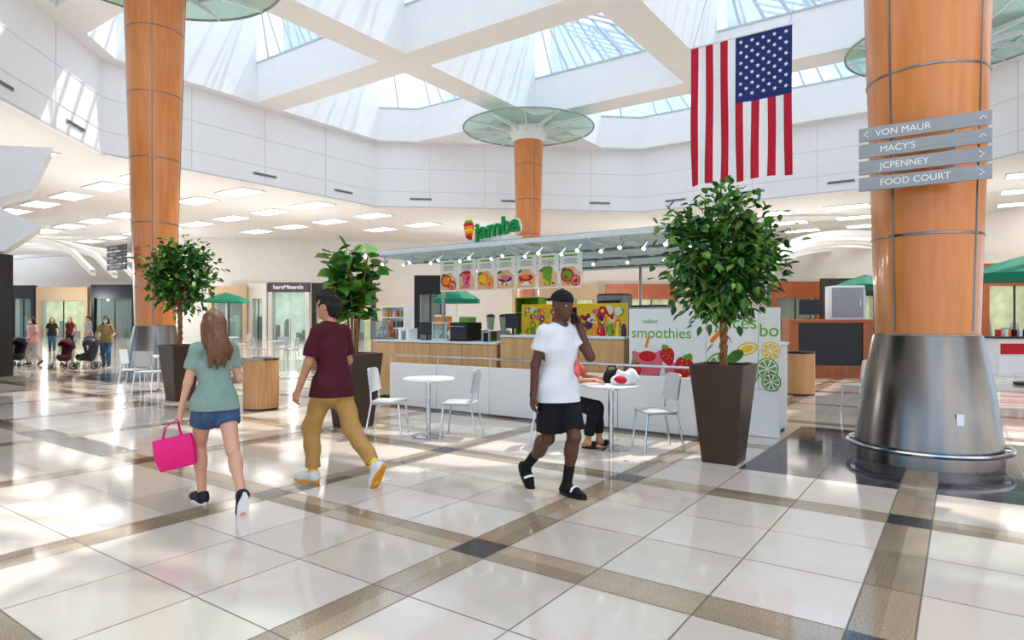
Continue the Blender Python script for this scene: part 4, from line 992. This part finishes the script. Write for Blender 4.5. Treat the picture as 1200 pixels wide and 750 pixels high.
# pink bag
BAG=mat('pink_bag',(232,24,128),.45,var=.04); hd=H1['l']
bg=thing('shopping_bag','bright pink shopping bag hanging from the walking woman\'s hand','bag',(hd.x,hd.y-.02,hd.z-.385),R(14)); bg.scale=(.77,.77,.77)
def tap(w,d,z): return [(-w/2,-d/2,z),(w/2,-d/2,z),(w/2,d/2,z),(-w/2,d/2,z)]
mb=MB(); vs=tap(.34,.10,0)+tap(.39,.13,.18)+tap(.37,.05,.33)+tap(.35,.035,.32); fs=[(3,2,1,0)]
RB=Matrix.Rotation(R(-12),3,'Y')
for k in range(3):
    for i in range(4): fs.append((k*4+i,k*4+(i+1)%4,k*4+4+(i+1)%4,k*4+4+i))
fs.append((12,13,14,15)); mb.add([RB@V(q) for q in vs],fs); mb.build('bag_body',BAG,bg,bevel=.006)
for yy in(-.025,.025):
    mb=MB(); mb.tube([RB@V(q) for q in((-.09,yy,.32),(-.04,yy*.6,.44),(.09,0,.50),(.09,yy*.6,.44),(.09,yy,.32))],.007,6); mb.build('handle',BAG,bg)
# things on table 2
bg2=thing('handbag','black handbag lying on the cafe table by the seated woman','bag',T2+V((.04,.16,.765)),R(20)); v,f=sdfmesh([ell((0,0,.08),(.12,.07,.08)),cone((-.08,0,.04),(.08,0,.04),.04)],.012,planes=[((0,0,-1),0)],wob=.008); link_mesh('bag_body',v.tolist(),f.tolist(),BCL,bg2,sharp=180)
mb=MB(); mb.tube([(-.08,0,.11),(-.05,.01,.2),(.04,.01,.2),(.08,0,.12)],.009); mb.build('handle',BCL,bg2)
bg3=thing('food_bag','white and red crumpled food bag on the cafe table','bag',T2+V((.15,-.10,.765)),R(-10)); v,f=sdfmesh([ell((0,0,.07),(.16,.10,.08)),ell((.07,0,.12),(.07,.06,.07)),cone((-.12,0,.05),(-.08,.0,.14),.04,.02)],.010,planes=[((0,0,-1),0)],wob=.022,wf=(38,34,30)); link_mesh('bag_body',v.tolist(),f.tolist(),WTEE,bg3,sharp=180)
mb=MB(); mb.sph((-.04,-.05,.065),.095,14,10,(1,.68,.5)); mb.build('red_print',RED,bg3)
# background people
GRY=mat('grey_top',(150,150,152),.85)
BK=[(38,428,'woman in pink top and white trousers walking beside stroller at far left',1.64,mat('pale_pink',(220,170,170),.85),mat('grey_trousers',(170,165,165),.85),SKINM,True,HD),
    (61,412,'woman in black top and teal trousers far left behind others',1.66,BCL,mat('teal_trousers',(50,90,110),.85),SKINM,True,HD),
    (104,416,'man in grey shirt standing behind the strollers',1.72,GRY,mat('dark_jeans',(50,56,74),.85),SKINM,False,HD),
    (124,430,'woman in yellow floral top and blue jeans pushing a stroller',1.66,mat('floral_top',(200,168,90),.85,rgb2=(80,86,90),scale=40),DEN,SKINM,True,HD),
    (82,410,'person in maroon top walking far behind the strollers',1.68,MAR,BCL,SKINM,True,HB),
    (292,392,'distant shopper in white shirt near the rear shops',1.7,WTEE,DEN,SKINM,False,HD),
    (305,391,'distant shopper in red shirt near the rear shops',1.7,RED,BCL,SKIND,False,HD)]
for i,(px,py,lb,ht,top,bot,sk,fe,hr) in enumerate(BK):
    sg_=1 if i%2 else -1
    person(lb,G(px,py),R((170,215,150,205,190,160,200)[i]),ht,dict(pel=(0,0,.92),lf=(-.09,.19*sg_,0,0,0 if sg_>0 else 30),rf=(.09,-.19*sg_,0,0,0 if sg_<0 else 30),lw=(-.23,.18 if i!=3 else .32,.90 if i!=3 else 1.05),rw=(.23,-.05 if i!=3 else .32,.88 if i!=3 else 1.05)),
      [('tee',top,{'sl':.7}),('pants',bot,{'r':.1}),('shoe',SHOEB,{}),('hair',hr,{'long':.2} if fe else {})]+([('mask',WTEE,{})] if i in(0,3) else []),sk,hr,h=.014,female=fe,face=False)
def stroller(label,px,py,m,rz,sc=1.):
    t=thing('stroller',label,'stroller',G(px,py),rz); t.scale=(sc,sc,sc)
    for x in(-.25,.25):
        for y_ in(-.3,.35):
            mb=MB(); mb.tube([(x,y_+.09*cos(a*PI/8),.11+.09*sin(a*PI/8)) for a in range(16)],.02,6,True); mb.cyl((x-.01,y_,.11),(x+.01,y_,.11),.03); mb.build('wheel',BLACK,t)
    mb=MB()
    for x in(-.22,.22): mb.tube([(x,.35,.12),(x,.0,.5),(x,-.35,1.02)],.014); mb.tube([(x,-.3,.12),(x,.05,.5)],.014)
    mb.tube([(-.22,-.35,1.02),(.22,-.35,1.02)],.016); mb.build('frame',DARK,t)
    v,f=sdfmesh([cone((0,-.12,.42),(0,-.22,.82),.17,.17),cone((0,-.1,.42),(0,.2,.42),.15,.13)],.02,subs=[cone((0,.1,.62),(0,-.05,.9),.17,.17)]); link_mesh('seat',v.tolist(),f.tolist(),m,t,sharp=180)
    v,f=sdfmesh([ell((0,-.12,.86),(.24,.28,.24))],.02,subs=[ell((0,-.04,.78),(.21,.3,.22))],planes=[((0,0,-1),-.82)]); link_mesh('hood',v.tolist(),f.tolist(),m,t,sharp=180)
stroller('dark stroller with black hood at the far left',20,431,BCL,R(190),.88); stroller('black stroller pushed by the woman in floral top',101,432,DARK,R(110),.88); stroller('maroon stroller left of the pushed one in the group',75,432,MAR,R(185),.85)
# ================================================================ BACKGROUND SHOPS
def shop(px0,px1,Y,zt,fm,im,label,sign=None,sm=WHITE,ss=.6,jm=None,fh=1.2):
    a,b=AT(px0,Y),AT(px1,Y); w=b.x-a.x; t=thing('storefront',label,'shop front',(a+b)/2,0)
    for x in(-w/2+.15,w/2-.15): mb=MB(); mb.box((x,0,(zt-fh)/2),(.3,.4,zt-fh)); mb.build('jamb',jm or fm,t)
    mb=MB(); mb.box((0,0,zt-fh/2),(w,.4,fh)); mb.build('fascia',fm,t)
    mb=MB(); mb.box((0,.7,(zt-fh)/2),(w-.6,.05,zt-fh)); mb.build('interior_wall',im,t)  # panel glows by itself in place of shop lighting
    mb=MB(); mb.box((0,.1,(zt-fh)/2),(w-.6,.02,zt-fh)); mb.build('glass',CLEAR,t)
    k=max(2,int(w/1.6))
    for i in range(1,k): mb=MB(); mb.box((-w/2+w*i/k,.08,(zt-fh)/2),(.07,.08,zt-fh)); mb.build('mullion',jm or DARK,t)
    mb=MB(); random.seed(int(px0)); 
    for i in range(int(w*2.2)):
        mb.use(random.choice([RED,ORANGE,PAPER2,DARK,MAR,TEAL,MUS,WTEE])); hh_=random.uniform(.4,1.9); mb.box((random.uniform(-w/2+.5,w/2-.5),.45,hh_/2),(random.uniform(.2,.5),.2,hh_))
    mb.build('merchandise',None,t)
    if sign: text(sign,ss,(0,-.22,zt-fh/2),sm,t,ext=.02,bold=.01)
WARM=mat('lit_interior_warm',(240,205,155),.6,emit=.9,var=.35,scale=1.5); COOL=mat('lit_interior_white',(240,232,220),.6,emit=.8,var=.25,scale=1.5); DIM=mat('dim_interior',(100,78,64),.7,emit=.25,var=.5,scale=1.5)  # emission put into the wall colour imitates lit shop interiors
MAUVE=mat('mauve_front',(92,82,96),.5); TANF=mat('tan_front',(190,165,135),.6)
shop(12,42,57,4.6,DARK,DIM,'dark shop front at the far left edge beyond strollers')
shop(44,104,56,4.4,TANF,WARM,'tan shop front with warm lit window behind the walking family')
shop(108,160,56,4.6,BLACK,DIM,'black framed shop front right of the warm lit one',)
shop(245,290,50.3,4.2,TANF,DIM,'tan cafe front behind the green umbrella')
shop(292,313,50.8,4.4,WALLC,COOL,'narrow white shop front left of the dark signed one')
shop(315,363,51.,4.5,MAUVE,COOL,'pale shop front with white lettering on a dark mauve fascia','bareMinerals',WHITE,.46,WALLC,.75)
shop(366,440,51.6,4.5,DARK,WARM,'dark framed shop front right of the mauve one')
shop(486,522,40,4.3,BLACK,DIM,'black shop front panel behind the kiosk left end')
shop(600,700,52,4.4,TANF,WARM,'tan shop front with warm window behind the menu boards')
shop(710,790,51.5,4.4,REDWOOD,WARM,'brown shop front behind the kiosk machines')
shop(905,960,48,4.4,REDWOOD,DIM,'reddish wood shop front beyond the juice poster')
shop(962,1030,44.5,4.4,DARK,WARM,'dark shop front with warm window left of the right column')
shop(1150,1230,35,4.6,REDWOOD,WARM,'brick coloured shop front at the right edge')
# umbrellas
def umbrella(label,px,Y,z=2.45,r=1.3):
    t=thing('parasol',label,'parasol',AT(px,Y),.3)
    mb=MB(); mb.lathe([(r,z-.55),(r,z-.40),(r*.55,z-.15),(.03,z+.05)],8); mb.build('canopy',TEAL,t,sharp=10); mb=MB(); mb.cyl((0,0,.05),(0,0,z),.025); mb.build('pole',ALU,t); mb=MB(); mb.lathe([(.3,0),(.3,.06),(.03,.09)],20); mb.build('base',DARK,t)
umbrella('green cafe parasol near the rear left shops',265,38,3.1,1.3); umbrella('green parasol behind the kiosk left end',535,24,2.7,.9); umbrella('green parasol just left of the right column',1014,26,3.3,1.2); umbrella('large green parasol at the right edge of the photo',1206,15,3.0,1.25)
# right-hand service desk
p=AT(968,17.2); t=thing('service_desk','wood framed service desk with black front near the oak bin','desk',p,RZ*.3)
mb=MB(); mb.box((0,0,.74),(1.85,.7,1.4)); mb.build('body',BLACK,t); mb=MB(); mb.box((0,0,1.49),(2.05,.85,.09)); mb.build('top',REDWOOD,t,bevel=.01)
for x in(-.91,.91): mb=MB(); mb.box((x,0,.74),(.24,.8,1.46)); mb.build('side_panel',REDWOOD,t)
mb=MB(); mb.box((0,-.365,.16),(1.8,.04,.32)); mb.build('kick_plate',REDWOOD,t)
p=AT(992,17.2,1.535); t=thing('cabinet','pale grey metal cabinet standing on the wood framed desk','cabinet',(p.x,p.y+.1,1.535),RZ*.3); mb=MB(); mb.box((0,0,.45),(.85,.5,.9)); mb.build('body',ALU,t,bevel=.01); mb=MB(); mb.box((0,-.255,.45),(.78,.02,.8)); mb.build('door',GREY,t); mb=MB(); mb.cyl((.3,-.28,.35),(.3,-.28,.55),.012); mb.build('handle',CHROME,t)
p=AT(948,17.2,1.535)
t=thing('monitor','black screen on the wood framed desk','screen',(p.x,p.y-.1,1.535),RZ*.3); mb=MB(); mb.box((0,0,.33),(.6,.04,.4)); mb.build('screen',BLACK,t); mb=MB(); mb.cyl((0,.02,0),(0,.02,.3),.02); mb.box((0,.02,.01),(.25,.18,.02)); mb.build('stand',DARK,t)
# goods counter at right edge
p=AT(1192,18.5); t=thing('goods_counter','white counter with red goods under the large green parasol','counter',p,0); mb=MB(); mb.box((0,0,.5),(1.6,.7,1.0)); mb.build('body',WHITE,t); mb=MB(); mb.box((0,0,1.02),(1.7,.8,.05)); mb.build('top',DARK,t); mb=MB(); mb.box((0,-.36,.7),(1.5,.02,.3)); mb.build('front_stripe',RED,t)
random.seed(2)
for i in range(12):
    q=MB(); q.box((0,0,.1),(.09,.12,.2)); put(t,'goods_box',random.choice([RED,ORANGE,PAPER2,MAR]),q,-.65+.118*i,random.uniform(-.15,.1),1.046,'small goods box on the counter under the large green parasol','box','goods boxes at the right edge')
# ================================================================ LIGHT / CAMERA
w=bpy.data.worlds.new('World'); S.world=w; w.use_nodes=True; nt=w.node_tree; bgn=nt.nodes['Background']
tc=nt.nodes.new('ShaderNodeTexCoord'); nz=nt.nodes.new('ShaderNodeTexNoise'); nz.inputs['Scale'].default_value=3; nz.inputs['Detail'].default_value=6; nt.links.new(tc.outputs['Generated'],nz.inputs['Vector'])
rp=nt.nodes.new('ShaderNodeMapRange'); rp.inputs[1].default_value=.42; rp.inputs[2].default_value=.58; nt.links.new(nz.outputs[0],rp.inputs[0])
nt.links.new(mixnode(nt,rp.outputs[0],(.40,.66,1.),(1.,1.,1.)),bgn.inputs[0]); bgn.inputs[1].default_value=1.35
sl=bpy.data.lights.new('Sun','SUN'); sl.energy=4.6; sl.angle=R(.8); sl.color=(1,.97,.92); so=bpy.data.objects.new('Sun',sl); COL.objects.link(so); so.rotation_euler=V((-4.6,-4.2,-13)).to_track_quat('-Z','Y').to_euler(); so.location=(0,0,30)
def fill_lamp(x,y,z,e):
    l=bpy.data.lights.new('Lamp','POINT'); l.energy=e; l.shadow_soft_size=0.; l.color=(.98,.99,1); o=bpy.data.objects.new('Lamp',l); COL.objects.link(o); o.location=(x,y,z)
for x,y in((-19,31),(-13,38),(-26,47),(-38,52),(-3,46),(9,46),(18,39),(25,30),(-20,22)): fill_lamp(x,y,3.4,380)  # unseen fill points, added to brighten the concourse ceiling and shops
cam=bpy.data.cameras.new('Camera'); cam.lens=22.5; cam.sensor_width=36; cam.clip_end=300; co=bpy.data.objects.new('Camera',cam); COL.objects.link(co); co.location=(0,0,H); co.rotation_euler=(PI/2,0,0); S.camera=co
S.view_settings.view_transform='Standard'; S.view_settings.exposure=.14
try: S.view_settings.look='Medium High Contrast'
except Exception as e: print('look',e)
